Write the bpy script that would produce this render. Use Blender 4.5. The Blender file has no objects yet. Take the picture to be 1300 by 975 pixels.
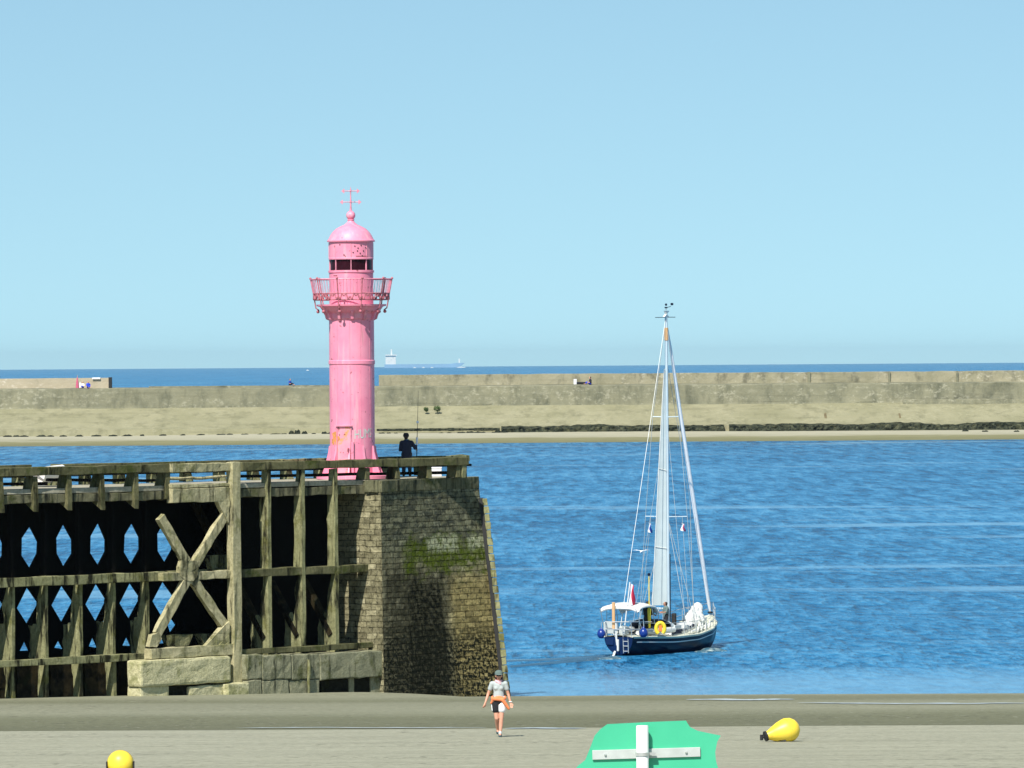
import bpy, bmesh, math, random
import numpy as np
from mathutils import Vector, Matrix, noise, geometry
R = math.radians
V = Vector
random.seed(7)
S = bpy.context.scene
COL = S.collection

# ------------------------------------------------------------------ camera
FPX = 8000.0                       # focal length in photograph pixels
HC = 12.6                          # eye height above the water
ROLL = math.atan(9.0/1300.0)
PITCH = math.atan((487.5-460.4)/FPX)
cam = bpy.data.cameras.new('camera'); camo = bpy.data.objects.new('camera', cam); COL.objects.link(camo)
cam.sensor_width = 36; cam.lens = FPX/1300*36; cam.clip_start = 1; cam.clip_end = 90000
CM = Matrix.Rotation(R(90)-PITCH, 3, 'X') @ Matrix.Rotation(-ROLL, 3, 'Z')
camo.matrix_world = Matrix.Translation((0, 0, HC)) @ CM.to_4x4()
S.camera = camo
CAM = V((0, 0, HC))

def ray(px, py):
    return CM @ V(((px-650)/FPX, (487.5-py)/FPX, -1))
def P(px, py, D):                   # point at world depth y = D
    r = ray(px, py); return CAM + r*(D/r.y)
def on_z(px, py, z):
    r = ray(px, py); return CAM + r*((z-HC)/r.z)
def on_plane(px, py, p0, n):
    r = ray(px, py); return CAM + r*((p0-CAM).dot(n)/r.dot(n))
def zpx(px, py, D): return P(px, py, D).z

# ------------------------------------------------------------------ helpers
OFF = {}
def tag(o, label=None, cat=None, group=None, kind=None):
    if label: o['label'] = label
    if cat: o['category'] = cat
    if group: o['group'] = group
    if kind: o['kind'] = kind
    return o
def thing(name, loc, label, cat, group=None, rz=0):
    o = bpy.data.objects.new(name, None); COL.objects.link(o)
    o.location = loc; o.rotation_euler = (0, 0, rz); o.empty_display_size = .3
    OFF[o.name] = V(loc)
    return tag(o, label, cat, group)

def frame(d):
    d = d.normalized()
    a = V((0, 0, 1)) if abs(d.z) < .9 else V((1, 0, 0))
    u = d.cross(a).normalized(); return u, d.cross(u).normalized()

WORN = 0
class MB:
    def __init__(s): s.bm = bmesh.new(); s.worn = WORN
    def face(s, vs):
        try: return s.bm.faces.new(vs)
        except ValueError: return None
    def box(s, c, sz, ax=None, bevel=0):
        ax = ax or (V((1, 0, 0)), V((0, 1, 0)), V((0, 0, 1)))
        vs = []
        for k in (-1, 1):
            for j in (-1, 1):
                for i in (-1, 1):
                    vs.append(s.bm.verts.new(V(c)+ax[0]*(i*sz[0]/2)+ax[1]*(j*sz[1]/2)+ax[2]*(k*sz[2]/2)))
        fs = [s.face([vs[i] for i in q]) for q in ((0, 2, 3, 1), (4, 5, 7, 6), (0, 1, 5, 4), (2, 6, 7, 3), (0, 4, 6, 2), (1, 3, 7, 5))]
        if bevel:
            es = list({e for f in fs for e in f.edges})
            bmesh.ops.bevel(s.bm, geom=es, offset=bevel, segments=2, affect='EDGES', profile=.6)
        return s
    def bar(s, a, b, w, h, up=V((0, 0, 1)), bevel=0):
        a, b = V(a), V(b); d = (b-a); L = d.length; d.normalize()
        x = d.cross(up).normalized(); z = x.cross(d).normalized()
        return s.box((a+b)/2, (L, w, h), (d, x, z), bevel)
    def prism(s, pts, ext):
        pts = [V(p) for p in pts]; ext = V(ext)
        a = [s.bm.verts.new(p) for p in pts]; b = [s.bm.verts.new(p+ext) for p in pts]
        n = len(pts)
        tri = geometry.tessellate_polygon([pts])
        for t in tri:
            s.face([a[i] for i in t]); s.face([b[i] for i in reversed(t)])
        for i in range(n): s.face((a[i], a[(i+1) % n], b[(i+1) % n], b[i]))
        return s
    def plate(s, outer, holes, ext):
        loops = [[V(p) for p in outer]]+[[V(p) for p in h] for h in holes]; ext = V(ext)
        flat = [p for l in loops for p in l]
        a = [s.bm.verts.new(p) for p in flat]; b = [s.bm.verts.new(p+ext) for p in flat]
        for t in geometry.tessellate_polygon(loops):
            s.face([a[i] for i in t]); s.face([b[i] for i in reversed(t)])
        k = 0
        for l in loops:
            n = len(l)
            for i in range(n):
                i0, i1 = k+i, k+(i+1) % n
                s.face((a[i0], a[i1], b[i1], b[i0]))
            k += n
        return s
    def tube(s, pts, r, n=8, closed=False):
        pts = [V(p) for p in pts]; rs = r if isinstance(r, (list, tuple)) else [r]*len(pts)
        rings = []; prev = None
        for i, p in enumerate(pts):
            if closed: d = pts[(i+1) % len(pts)]-pts[i-1]
            else: d = pts[min(i+1, len(pts)-1)]-pts[max(i-1, 0)]
            d.normalize()
            if prev is None: u, w = frame(d)
            else:
                u = (prev-d*prev.dot(d)).normalized(); w = d.cross(u)
            prev = u
            rings.append([s.bm.verts.new(p+(u*math.cos(2*math.pi*k/n)+w*math.sin(2*math.pi*k/n))*rs[i]) for k in range(n)])
        m = len(rings)
        for i in range(m if closed else m-1):
            A, B = rings[i], rings[(i+1) % m]
            for k in range(n): s.face((A[k], A[(k+1) % n], B[(k+1) % n], B[k]))
        if not closed:
            s.face(list(reversed(rings[0]))); s.face(rings[-1])
        return s
    def lathe(s, prof, c=(0, 0, 0), n=32, axis=None, a0=0, a1=2*math.pi, cap=True):
        c = V(c); full = abs(a1-a0-2*math.pi) < 1e-6
        if axis is None: X, Y, Z = V((1, 0, 0)), V((0, 1, 0)), V((0, 0, 1))
        else:
            Z = V(axis).normalized(); X, Y = frame(Z)
        m = n if full else n+1; rings = []
        for r, z in prof:
            if r < 1e-5: rings.append([s.bm.verts.new(c+Z*z)])
            else: rings.append([s.bm.verts.new(c+X*(r*math.cos(a0+(a1-a0)*k/n))+Y*(r*math.sin(a0+(a1-a0)*k/n))+Z*z) for k in range(m)])
        for A, B in zip(rings, rings[1:]):
            for k in range(n):
                k1 = (k+1) % m
                if len(A) == 1 and len(B) == 1: continue
                if len(A) == 1: s.face((A[0], B[k1], B[k]))
                elif len(B) == 1: s.face((A[k], A[k1], B[0]))
                else: s.face((A[k], A[k1], B[k1], B[k]))
        if cap and full:
            if len(rings[0]) > 1: s.face(list(reversed(rings[0])))
            if len(rings[-1]) > 1: s.face(rings[-1])
        return s
    def ball(s, c, r, n=12, sc=(1, 1, 1)):
        m = Matrix.Translation(V(c)) @ Matrix.Diagonal((r*sc[0], r*sc[1], r*sc[2], 1))
        bmesh.ops.create_uvsphere(s.bm, u_segments=n, v_segments=max(6, n*2//3), radius=1, matrix=m); return s
    def cap(s, a, b, ra, rb=None, n=12, flat=None):
        """tapered capsule, a closed body segment; flat=(direction, factor) squashes it"""
        rb = ra if rb is None else rb
        a, b = V(a), V(b); d = b-a; L = d.length
        prof = []
        for i in range(7):
            t = -math.pi/2+math.pi/2*i/6; prof.append((max(0, ra*math.cos(t)), ra*math.sin(t)))
        for i in range(7):
            t = math.pi/2*i/6; prof.append((max(0, rb*math.cos(t)), L+rb*math.sin(t)))
        nv = len(s.bm.verts)
        s.lathe(prof, a, n, d, cap=False)
        if flat:
            f = V(flat[0]).normalized(); mid = (a+b)/2
            s.bm.verts.ensure_lookup_table()
            for v in s.bm.verts[nv:]:
                v.co -= f*((v.co-mid).dot(f)*(1-flat[1]))
        return s
    def grid(s, fn, nu, nv, closed_u=False):
        vs = [[s.bm.verts.new(fn(i/nu, j/nv)) for j in range(nv+1)] for i in range(nu+(0 if closed_u else 1))]
        for i in range(nu):
            A, B = vs[i], vs[(i+1) % len(vs)]
            for j in range(nv): s.face((A[j], B[j], B[j+1], A[j+1]))
        return s
    def build(s, name, mat, parent=None, smooth=False, local=False, voxel=0, label=None):
        bm = s.bm
        if s.worn:
            for _ in range(3):
                es = [e for e in bm.edges if e.calc_length() > .30]
                if not es or len(bm.verts) > 6000: break
                bmesh.ops.subdivide_edges(bm, edges=es, cuts=1, use_grid_fill=True)
            for v in bm.verts:
                q = v.co
                v.co = q+V((noise.noise(q*2.3), noise.noise(q*2.3+V((9, 0, 0))), noise.noise(q*2.3+V((0, 9, 0)))))*s.worn+V((noise.noise(q*7.1), noise.noise(q*7.1+V((9, 0, 0))), noise.noise(q*7.1+V((0, 9, 0)))))*s.worn*.7
        bmesh.ops.recalc_face_normals(bm, faces=bm.faces)
        me = bpy.data.meshes.new(name)
        if parent is not None and not local and not parent.name.startswith('@'):
            off = OFF.get(parent.name)
            if off is not None: bmesh.ops.translate(bm, verts=bm.verts, vec=-off)
        bm.to_mesh(me); bm.free()
        o = bpy.data.objects.new(name, me); COL.objects.link(o)
        if voxel:
            md = o.modifiers.new('r', 'REMESH'); md.mode = 'VOXEL'; md.voxel_size = voxel
            ms = o.modifiers.new('s', 'SMOOTH'); ms.iterations = 2; ms.factor = .5
            dg = bpy.context.evaluated_depsgraph_get()
            me2 = bpy.data.meshes.new_from_object(o.evaluated_get(dg))
            o.modifiers.clear(); o.data = me2; me = me2; smooth = True
        me.materials.clear(); me.materials.append(mat)
        if smooth:
            me.shade_smooth()
            if not voxel:
                me.set_sharp_from_angle(angle=R(38))
        if parent is not None:
            o.parent = parent
            if parent.name in OFF: OFF[o.name] = OFF[parent.name]
        if label: o['label'] = label
        return o

# ------------------------------------------------------------------ materials
class NT:
    def __init__(s, name):
        s.m = bpy.data.materials.new(name); s.m.use_nodes = True; s.t = s.m.node_tree; s.t.nodes.clear()
        s.out = s.n('ShaderNodeOutputMaterial'); s.b = s.n('ShaderNodeBsdfPrincipled'); s.l(s.b.outputs[0], s.out.inputs[0])
    def n(s, ty, **k):
        x = s.t.nodes.new(ty)
        for a, b in k.items(): setattr(x, a, b)
        return x
    def l(s, a, b): s.t.links.new(a, b)
    def pos(s): return s.n('ShaderNodeNewGeometry').outputs['Position']
    def obj(s): return s.n('ShaderNodeTexCoord').outputs['Object']
    def uv(s): return s.n('ShaderNodeTexCoord').outputs['UV']
    def mapping(s, v, sc=(1, 1, 1), loc=(0, 0, 0)):
        x = s.n('ShaderNodeMapping'); s.l(v, x.inputs[0]); x.inputs['Scale'].default_value = sc; x.inputs['Location'].default_value = loc; return x.outputs[0]
    def noise(s, v, scale, detail=4, rough=.55, sc=None):
        if sc: v = s.mapping(v, sc)
        x = s.n('ShaderNodeTexNoise'); s.l(v, x.inputs['Vector']); x.inputs['Scale'].default_value = scale
        x.inputs['Detail'].default_value = detail; x.inputs['Roughness'].default_value = rough; return x.outputs[0]
    def ramp(s, f, stops, mode='LINEAR'):
        x = s.n('ShaderNodeValToRGB'); s.l(f, x.inputs[0]); cr = x.color_ramp; cr.interpolation = mode
        while len(cr.elements) < len(stops): cr.elements.new(.5)
        for e, (p, c) in zip(cr.elements, stops):
            e.position = p; e.color = (c, c, c, 1) if isinstance(c, (int, float)) else (*c, 1)
        return x.outputs[0]
    def mix(s, f, a, b, mode='MIX'):
        x = s.n('ShaderNodeMix', data_type='RGBA', blend_type=mode)
        for i, q in ((0, f), (6, a), (7, b)):
            if isinstance(q, (int, float)): x.inputs[i].default_value = q
            elif isinstance(q, (tuple, list)): x.inputs[i].default_value = (*q, 1)
            else: s.l(q, x.inputs[i])
        return x.outputs[2]
    def math(s, op, a, b=0, clamp=False):
        x = s.n('ShaderNodeMath', operation=op); x.use_clamp = clamp
        for i, q in ((0, a), (1, b)):
            if isinstance(q, (int, float)): x.inputs[i].default_value = q
            else: s.l(q, x.inputs[i])
        return x.outputs[0]
    def sep(s, v):
        x = s.n('ShaderNodeSeparateXYZ'); s.l(v, x.inputs[0]); return x.outputs
    def bump(s, h, strength, dist):
        x = s.n('ShaderNodeBump'); s.l(h, x.inputs['Height']); x.inputs['Strength'].default_value = strength; x.inputs['Distance'].default_value = dist
        s.l(x.outputs[0], s.b.inputs['Normal']); return x
    def color(s, c):
        if isinstance(c, (tuple, list)): s.b.inputs['Base Color'].default_value = (*c, 1)
        else: s.l(c, s.b.inputs['Base Color'])
        return s
    def set(s, **k):
        for a, b in k.items():
            s.b.inputs[a.replace('_', ' ')].default_value = b
        return s

def plain(name, c, rough=.6, var=.18, scale=3, metal=0, spec=.5):
    t = NT(name); p = t.obj()
    f = t.noise(p, scale, 5)
    d = tuple(x*(1-var) for x in c); u = tuple(min(1, x*(1+var*.6)) for x in c)
    t.color(t.ramp(f, [(.3, d), (.7, u)])); t.set(Roughness=rough, Metallic=metal); t.b.inputs['Specular IOR Level'].default_value = spec
    return t.m

def weathered(name, c_main, c_alt, c_dark, scale=.8, dark_lo=.58, dark_hi=.72, streak=True, moss=None, bump=.012, rough=.85, fine=9):
    t = NT(name); p = t.pos()
    big = t.noise(p, scale, 6, .6)
    col = t.ramp(big, [(.32, c_main), (.68, c_alt)])
    st = t.noise(p, 2.2, 6, .65, (1.6, 1.6, .28) if streak else (1, 1, 1))
    col = t.mix(t.ramp(st, [(dark_lo, 0), (dark_hi, 1)]), col, c_dark)
    if moss:
        mo = t.noise(p, 1.1, 6, .7)
        col = t.mix(t.ramp(mo, [(.54, 0), (.64, .9)]), col, moss)
    fi = t.noise(p, fine, 5, .7)
    col = t.mix(t.ramp(fi, [(.3, .75), (.7, 0)]), col, t.mix(1, col, (.45, .45, .42), 'MULTIPLY'))
    t.color(col); t.set(Roughness=rough); t.b.inputs['Specular IOR Level'].default_value = .06
    t.bump(t.math('ADD', t.math('MULTIPLY', st, .6), fi), .8, bump)
    return t.m

M = {}
M['wood'] = weathered('weathered_wood', (.108, .106, .052), (.18, .172, .092), (.025, .025, .014), 1.2, .52, .66, True, (.07, .085, .022))
M['fascia'] = weathered('fascia_wood', (.15, .145, .085), (.24, .225, .14), (.03, .032, .024), .9, .48, .62, True, (.08, .09, .03))
M['bent'] = weathered('old_concrete', (.235, .235, .12), (.34, .335, .185), (.03, .03, .018), 1.9, .49, .60, True, (.15, .15, .05), .03)
M['pale'] = weathered('pale_concrete', (.42, .39, .225), (.54, .49, .31), (.08, .078, .045), 1.3, .52, .66, True, (.27, .26, .12), .02)
M['block'] = weathered('foundation_concrete', (.25, .25, .165), (.35, .345, .23), (.06, .065, .042), 1.2, .54, .68, True, (.12, .13, .055), .04, fine=16)
M['cream'] = weathered('cream_concrete', (.55, .52, .30), (.66, .62, .40), (.20, .19, .09), .9, .6, .74, False, (.33, .33, .16), .05)
M['dark'] = weathered('shade_black_timber', (.002, .002, .002), (.005, .005, .004), (.001, .001, .001), 1.2)  # near-black colour carries the under-deck shade on posts, lattice and panels
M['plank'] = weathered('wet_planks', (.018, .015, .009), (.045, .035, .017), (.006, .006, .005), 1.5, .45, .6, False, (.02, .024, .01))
M['algae'] = weathered('wet_algae', (.012, .013, .009), (.03, .03, .018), (.006, .006, .005), 2.2, .45, .6, False, (.03, .035, .012))
M['deck'] = weathered('deck_boards', (.36, .34, .26), (.46, .43, .34), (.16, .15, .11), 1.1)

# stone masonry of the pier head (UV in metres)
def masonry():
    t = NT('stone_masonry'); uv = t.uv()
    wob = t.n('ShaderNodeTexNoise'); t.l(uv, wob.inputs['Vector']); wob.inputs['Scale'].default_value = 1.4; wob.inputs['Detail'].default_value = 3
    vm = t.n('ShaderNodeVectorMath', operation='MULTIPLY_ADD'); t.l(wob.outputs['Color'], vm.inputs[0]); vm.inputs[1].default_value = (.26, .09, 0); t.l(uv, vm.inputs[2])
    b = t.n('ShaderNodeTexBrick'); t.l(vm.outputs[0], b.inputs['Vector'])
    for k, q in (('Scale', 1), ('Mortar Size', .017), ('Mortar Smooth', .25), ('Bias', 0), ('Brick Width', .52), ('Row Height', .205)): b.inputs[k].default_value = q
    b.inputs['Color1'].default_value = (.0, .0, .0, 1); b.inputs['Color2'].default_value = (1, 1, 1, 1); b.inputs['Mortar'].default_value = (.5, .5, .5, 1)
    mort = b.outputs['Fac']
    stone = t.ramp(b.outputs['Color'], [(0, (.22, .20, .125)), (.5, (.31, .285, .175)), (.85, (.38, .345, .215)), (1, (.50, .46, .30))])
    n1 = t.noise(uv, 3.2, 6, .65)
    stone = t.mix(t.ramp(n1, [(.35, .8), (.65, 0)]), stone, t.mix(1, stone, (.4, .4, .37), 'MULTIPLY'))
    s = t.sep(uv); U, Z = s[0], s[1]
    big = t.noise(uv, .75, 6, .6)
    def band(x, lo, hi, soft, amp=1.2, nz=None):
        q = t.math('ADD', x, t.math('MULTIPLY', t.math('SUBTRACT', nz or big, .5), amp))
        a = t.n('ShaderNodeMapRange', interpolation_type='SMOOTHSTEP'); t.l(q, a.inputs[0]); a.inputs[1].default_value = lo-soft; a.inputs[2].default_value = lo+soft
        c = t.n('ShaderNodeMapRange', interpolation_type='SMOOTHSTEP'); t.l(q, c.inputs[0]); c.inputs[1].default_value = hi-soft; c.inputs[2].default_value = hi+soft; c.inputs[3].default_value = 1; c.inputs[4].default_value = 0
        return t.math('MULTIPLY', a.outputs[0], c.outputs[0])
    front = band(U, .02, 30, .01, 0)            # front face has u > 0
    # grey soot in the upper half of the front face
    col = t.mix(t.math('MULTIPLY', t.math('MULTIPLY', band(Z, 5.8, 20, .6), front), .78), stone, t.mix(1, stone, (.66, .72, .74), 'MULTIPLY'))
    col = t.mix(t.math('MULTIPLY', t.math('MULTIPLY', t.ramp(t.noise(uv, 2.0, 6, .7, (1, 1.5, 1)), [(.47, 0), (.58, .85)]), band(Z, 5.8, 20, .6)), front), col, (.05, .054, .042))
    # ochre lower right
    col = t.mix(t.math('MULTIPLY', t.math('MULTIPLY', band(Z, -2, 5.0, .5), band(U, 4.2, 40, .5)), .55), col, t.mix(1, col, (1.5, 1.22, .62), 'MULTIPLY'))
    # black weed curtain
    st = t.noise(uv, 1.3, 6, .65, (1.6, .35, 1))
    blk = t.math('MAXIMUM', t.math('MULTIPLY', t.math('MULTIPLY', band(Z, -3, 5.4, .5, 2.6, st), band(U, .1, 4.2, .5, 2.8, st)), .8), t.math('MULTIPLY', band(Z, -3, 4.9, .5, 3.0, st), band(U, 1.5, 3.9, .35, 2.2, st)))
    spk = t.ramp(t.noise(uv, 5.5, 6, .7), [(.38, .0), (.56, 1)])
    col = t.mix(t.math('MULTIPLY', blk, t.math('ADD', t.math('MULTIPLY', spk, .3), .7)), col, (.006, .007, .004))
    low = t.math('MULTIPLY', band(Z, -3, 3.1, .8, 2.0, st), t.ramp(t.noise(uv, 6.5, 6, .7), [(.45, 0), (.53, 1)]))
    col = t.mix(t.math('MULTIPLY', low, front), col, (.012, .014, .009))
    # green moss band with a pale lichen crown
    mo = t.noise(uv, 1.7, 6, .7, (.8, 1.6, 1))
    col = t.mix(t.math('MULTIPLY', t.math('MULTIPLY', band(Z, 5.2, 6.3, .3, 3.0, mo), band(U, 1.5, 40, .5, 2.5, mo)), t.ramp(t.noise(uv, 3.5, 6, .7), [(.38, .35), (.50, 1)])), col, (.085, .112, .012))
    col = t.mix(t.math('MULTIPLY', t.math('MULTIPLY', band(Z, 5.85, 6.35, .12, .5, mo), t.math('MAXIMUM', band(U, 3.1, 5.0, .25, 1.2, mo), band(U, 5.7, 40, .15, .4, mo))), t.ramp(t.noise(uv, 5, 5, .7, (1, .5, 1)), [(.40, .1), (.52, 1)])), col, (.40, .41, .26))
    col = t.mix(t.ramp(t.noise(uv, 7, 5, .75), [(.54, 0), (.62, .8)]), col, (.045, .045, .03))
    col = t.mix(t.math('MULTIPLY', mort, t.ramp(n1, [(.35, .95), (.62, .35)])), col, t.mix(1, col, (.16, .16, .14), 'MULTIPLY'))
    t.color(col); t.set(Roughness=.9); t.b.inputs['Specular IOR Level'].default_value = .04
    h = t.math('SUBTRACT', t.math('ADD', t.math('MULTIPLY', n1, .8), t.math('MULTIPLY', b.outputs['Color'], .25)), t.math('MULTIPLY', mort, 1.0))
    t.bump(h, 1.0, .12)
    return t.m
M['stone'] = masonry()
M['coping'] = weathered('coping_stone', (.12, .12, .075), (.19, .185, .11), (.03, .032, .02), 1.5, .5, .64, True, (.06, .07, .018), .02)

def pink():
    t = NT('pink_paint'); p = t.pos()
    f = t.noise(p, 1.2, 5, .6)
    col = t.ramp(f, [(.3, (.75, .21, .335)), (.7, (.83, .30, .42))])
    st = t.noise(p, 2.4, 6, .6, (2.4, 2.4, .22))
    col = t.mix(t.ramp(st, [(.52, 0), (.70, .7)]), col, (.72, .40, .47))
    ru = t.noise(p, 5.5, 5, .65)
    col = t.mix(t.ramp(ru, [(.635, 0), (.68, .85)]), col, (.22, .06, .05))
    rs = t.noise(p, 3.4, 5, .65, (2.2, 2.2, .16)); col = t.mix(t.ramp(rs, [(.60, 0), (.72, .45)]), col, (.46, .16, .17))
    t.color(col); t.set(Roughness=.45); t.bump(t.noise(p, 14, 3), .15, .01); return t.m
M['pink'] = pink()
def pink_rust():
    t = NT('rusty_pink_paint'); p = t.pos()
    f = t.noise(p, 2.2, 6, .6)
    col = t.ramp(f, [(.3, (.78, .22, .32)), (.7, (.85, .36, .42))])
    col = t.mix(t.ramp(t.noise(p, 3.1, 6, .6), [(.56, 0), (.62, .9)]), col, (.75, .30, .10))
    col = t.mix(t.ramp(t.noise(p, 6.0, 5, .6), [(.60, 0), (.64, .95)]), col, (.12, .03, .02))
    t.color(col); t.set(Roughness=.6); return t.m
M['pink_rust'] = pink_rust()
M['rust_stain'] = plain('rust_stain', (.66, .27, .08), .7, .35, 9)
M['pink_metal'] = plain('pink_metalwork', (.74, .27, .37), .5, .3, 6)
M['pink_iron'] = plain('rusty_pink_ironwork', (.46, .14, .18), .6, .5, 8)
M['lantern_glass'] = plain('dark_lantern_glass', (.028, .004, .010), .35, .5, 2, spec=.12)
M['mint'] = plain('pale_mint_paint', (.50, .62, .57), .6)
M['white'] = plain('white_gelcoat', (.68, .68, .65), .35, .06)
M['cloth_white'] = plain('white_canvas', (.66, .66, .63), .8, .12, 5)
M['navy'] = plain('navy_hull_paint', (.003, .008, .028), .3, .2, spec=.18)
M['transom'] = plain('blue_transom_paint', (.006, .022, .085), .35, .2, spec=.25)
M['navycloth'] = plain('navy_canvas', (.012, .02, .055), .8, .3, 6)
M['cream_deck'] = plain('cream_deck', (.62, .62, .5), .6, .15, 4)
M['grey_sail'] = plain('grey_white_sailcloth', (.50, .565, .57), .7, .07, 2)
M['mast'] = plain('grey_mast_aluminium', (.50, .60, .66), .45, .08, 3)
M['wire'] = plain('pale_rigging_wire', (.38, .41, .41), .5, .1)
M['steel'] = plain('stainless_steel', (.66, .66, .64), .3, .1, 5, .6)
M['yellow'] = plain('yellow_plastic', (.86, .62, .03), .45, .1, 2)
def buoyyellow():
    t = NT('faded_yellow_buoy'); p = t.obj()
    col = t.ramp(t.noise(p, 1.6, 5), [(.3, (.86, .60, .025)), (.7, (.92, .70, .08))])
    col = t.mix(t.ramp(t.noise(p, 6.5, 6, .7), [(.60, 0), (.72, .6)]), col, (.55, .34, .05))
    t.color(col); t.set(Roughness=.42); return t.m
M['buoy'] = buoyyellow()
M['black'] = plain('black_rubber', (.012, .012, .013), .7, .3, 8)
M['orange'] = plain('orange_plastic', (.85, .22, .04), .5)
M['blue'] = plain('blue_fender', (.008, .035, .22), .3, .1)
M['tan'] = plain('varnished_wood', (.62, .36, .17), .5, .15, 6)
M['red'] = plain('red_flag_cloth', (.62, .02, .06), .8, .2)
M['blue_cloth'] = plain('blue_flag_cloth', (.02, .07, .42), .8, .2)
def green():
    t = NT('green_panel_paint'); p = t.obj()
    col = t.ramp(t.noise(p, 1.6, 5), [(.3, (.045, .44, .245)), (.7, (.06, .49, .28))])
    col = t.mix(t.ramp(t.noise(p, 9, 6, .7), [(.66, 0), (.74, .5)]), col, (.12, .5, .3))
    t.color(col); t.set(Roughness=.5); return t.m
M['green'] = green()
M['signwhite'] = plain('white_metal', (.80, .81, .80), .4, .05, 4)
M['signgrey'] = plain('galvanised_metal', (.55, .58, .56), .45, .12, 6, .2)
M['skin'] = plain('skin', (.62, .31, .21), .6, .06, 4)
M['skin_dark'] = plain('tanned_skin', (.40, .19, .12), .6, .06, 4)
M['hair'] = plain('dark_hair', (.02, .014, .01), .7, .3, 9)
M['tee'] = plain('light_grey_cotton', (.42, .46, .46), .9, .1, 8)
M['cap'] = plain('grey_green_cap', (.12, .17, .16), .9, .15, 8)
M['darknavy'] = plain('dark_navy_jacket', (.012, .018, .04), .9, .3, 8)
M['jeans'] = plain('dark_trousers', (.010, .013, .025), .9, .3, 8)
M['blackcloth'] = plain('black_cloth', (.012, .012, .016), .9, .3, 8)
M['whitecloth'] = plain('white_cloth', (.82, .82, .84), .9, .08, 8)
M['orangecloth'] = plain('orange_cloth', (.85, .25, .10), .9, .15, 8)
M['pinkcloth'] = plain('pink_cloth', (.80, .45, .50), .9, .15, 8)
M['bluecloth'] = plain('bright_blue_cloth', (.02, .06, .55), .9, .15, 8)
M['redcloth'] = plain('dusty_red_cloth', (.52, .10, .18), .9, .2, 8)
M['shoe'] = plain('dark_teal_shoe', (.03, .07, .08), .7, .3, 12)
M['eye'] = plain('dark_glasses', (.01, .01, .01), .3)
M['lip'] = plain('lips', (.45, .12, .1), .5)
M['sock'] = plain('pale_sock', (.6, .66, .68), .9)

# ------------------------------------------------------------------ world and sun
SUN_EL = R(50); SUN_TRAVEL = V((.375, .927, 0)).normalized()
w = bpy.data.worlds.new('World'); S.world = w; w.use_nodes = True
nt = w.node_tree; nt.nodes.clear()
out = nt.nodes.new('ShaderNodeOutputWorld'); bg = nt.nodes.new('ShaderNodeBackground'); sky = nt.nodes.new('ShaderNodeTexSky')
sky.sky_type = 'NISHITA'; sky.sun_disc = False; sky.sun_elevation = SUN_EL; sky.sun_rotation = math.atan2(-SUN_TRAVEL.x, -SUN_TRAVEL.y)
sky.altitude = 0; sky.air_density = 1.0; sky.dust_density = .2; sky.ozone_density = 3.0
# clear-air sky: the lookup is raised a little so that the band above the horizon is the blue of clear sea air
tc = nt.nodes.new('ShaderNodeTexCoord'); mp = nt.nodes.new('ShaderNodeMapping'); mp.inputs['Location'].default_value = (0, 0, .125); mp.inputs['Scale'].default_value = (1, 1, 1.15)
nrm = nt.nodes.new('ShaderNodeVectorMath'); nrm.operation = 'NORMALIZE'
nt.links.new(tc.outputs['Generated'], mp.inputs[0]); nt.links.new(mp.outputs[0], nrm.inputs[0]); nt.links.new(nrm.outputs[0], sky.inputs[0])
hs = nt.nodes.new('ShaderNodeHueSaturation'); hs.inputs['Saturation'].default_value = 1.0; hs.inputs['Hue'].default_value = .5
nt.links.new(sky.outputs[0], hs.inputs['Color']); tn = nt.nodes.new('ShaderNodeMix'); tn.data_type = 'RGBA'; tn.blend_type = 'MULTIPLY'; tn.inputs[0].default_value = 1; tn.inputs[7].default_value = (.95, 1.04, .90, 1)
nt.links.new(hs.outputs[0], tn.inputs[6]); nt.links.new(tn.outputs[2], bg.inputs[0]); bg.inputs[1].default_value = .10
nt.links.new(bg.outputs[0], out.inputs[0])
sl = bpy.data.lights.new('sun', 'SUN'); sl.energy = 4.6; sl.angle = R(.53); sl.color = (1, .955, .86)
so = bpy.data.objects.new('sun', sl); COL.objects.link(so)
sd = V((SUN_TRAVEL.x*math.cos(SUN_EL), SUN_TRAVEL.y*math.cos(SUN_EL), -math.sin(SUN_EL)))
so.rotation_euler = sd.to_track_quat('-Z', 'Y').to_euler(); so.location = (-60, -100, 120)
S.view_settings.view_transform = 'Standard'; S.view_settings.look = 'None'; S.view_settings.gamma = 1; S.view_settings.exposure = .55
S.view_settings.use_curve_mapping = False

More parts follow.
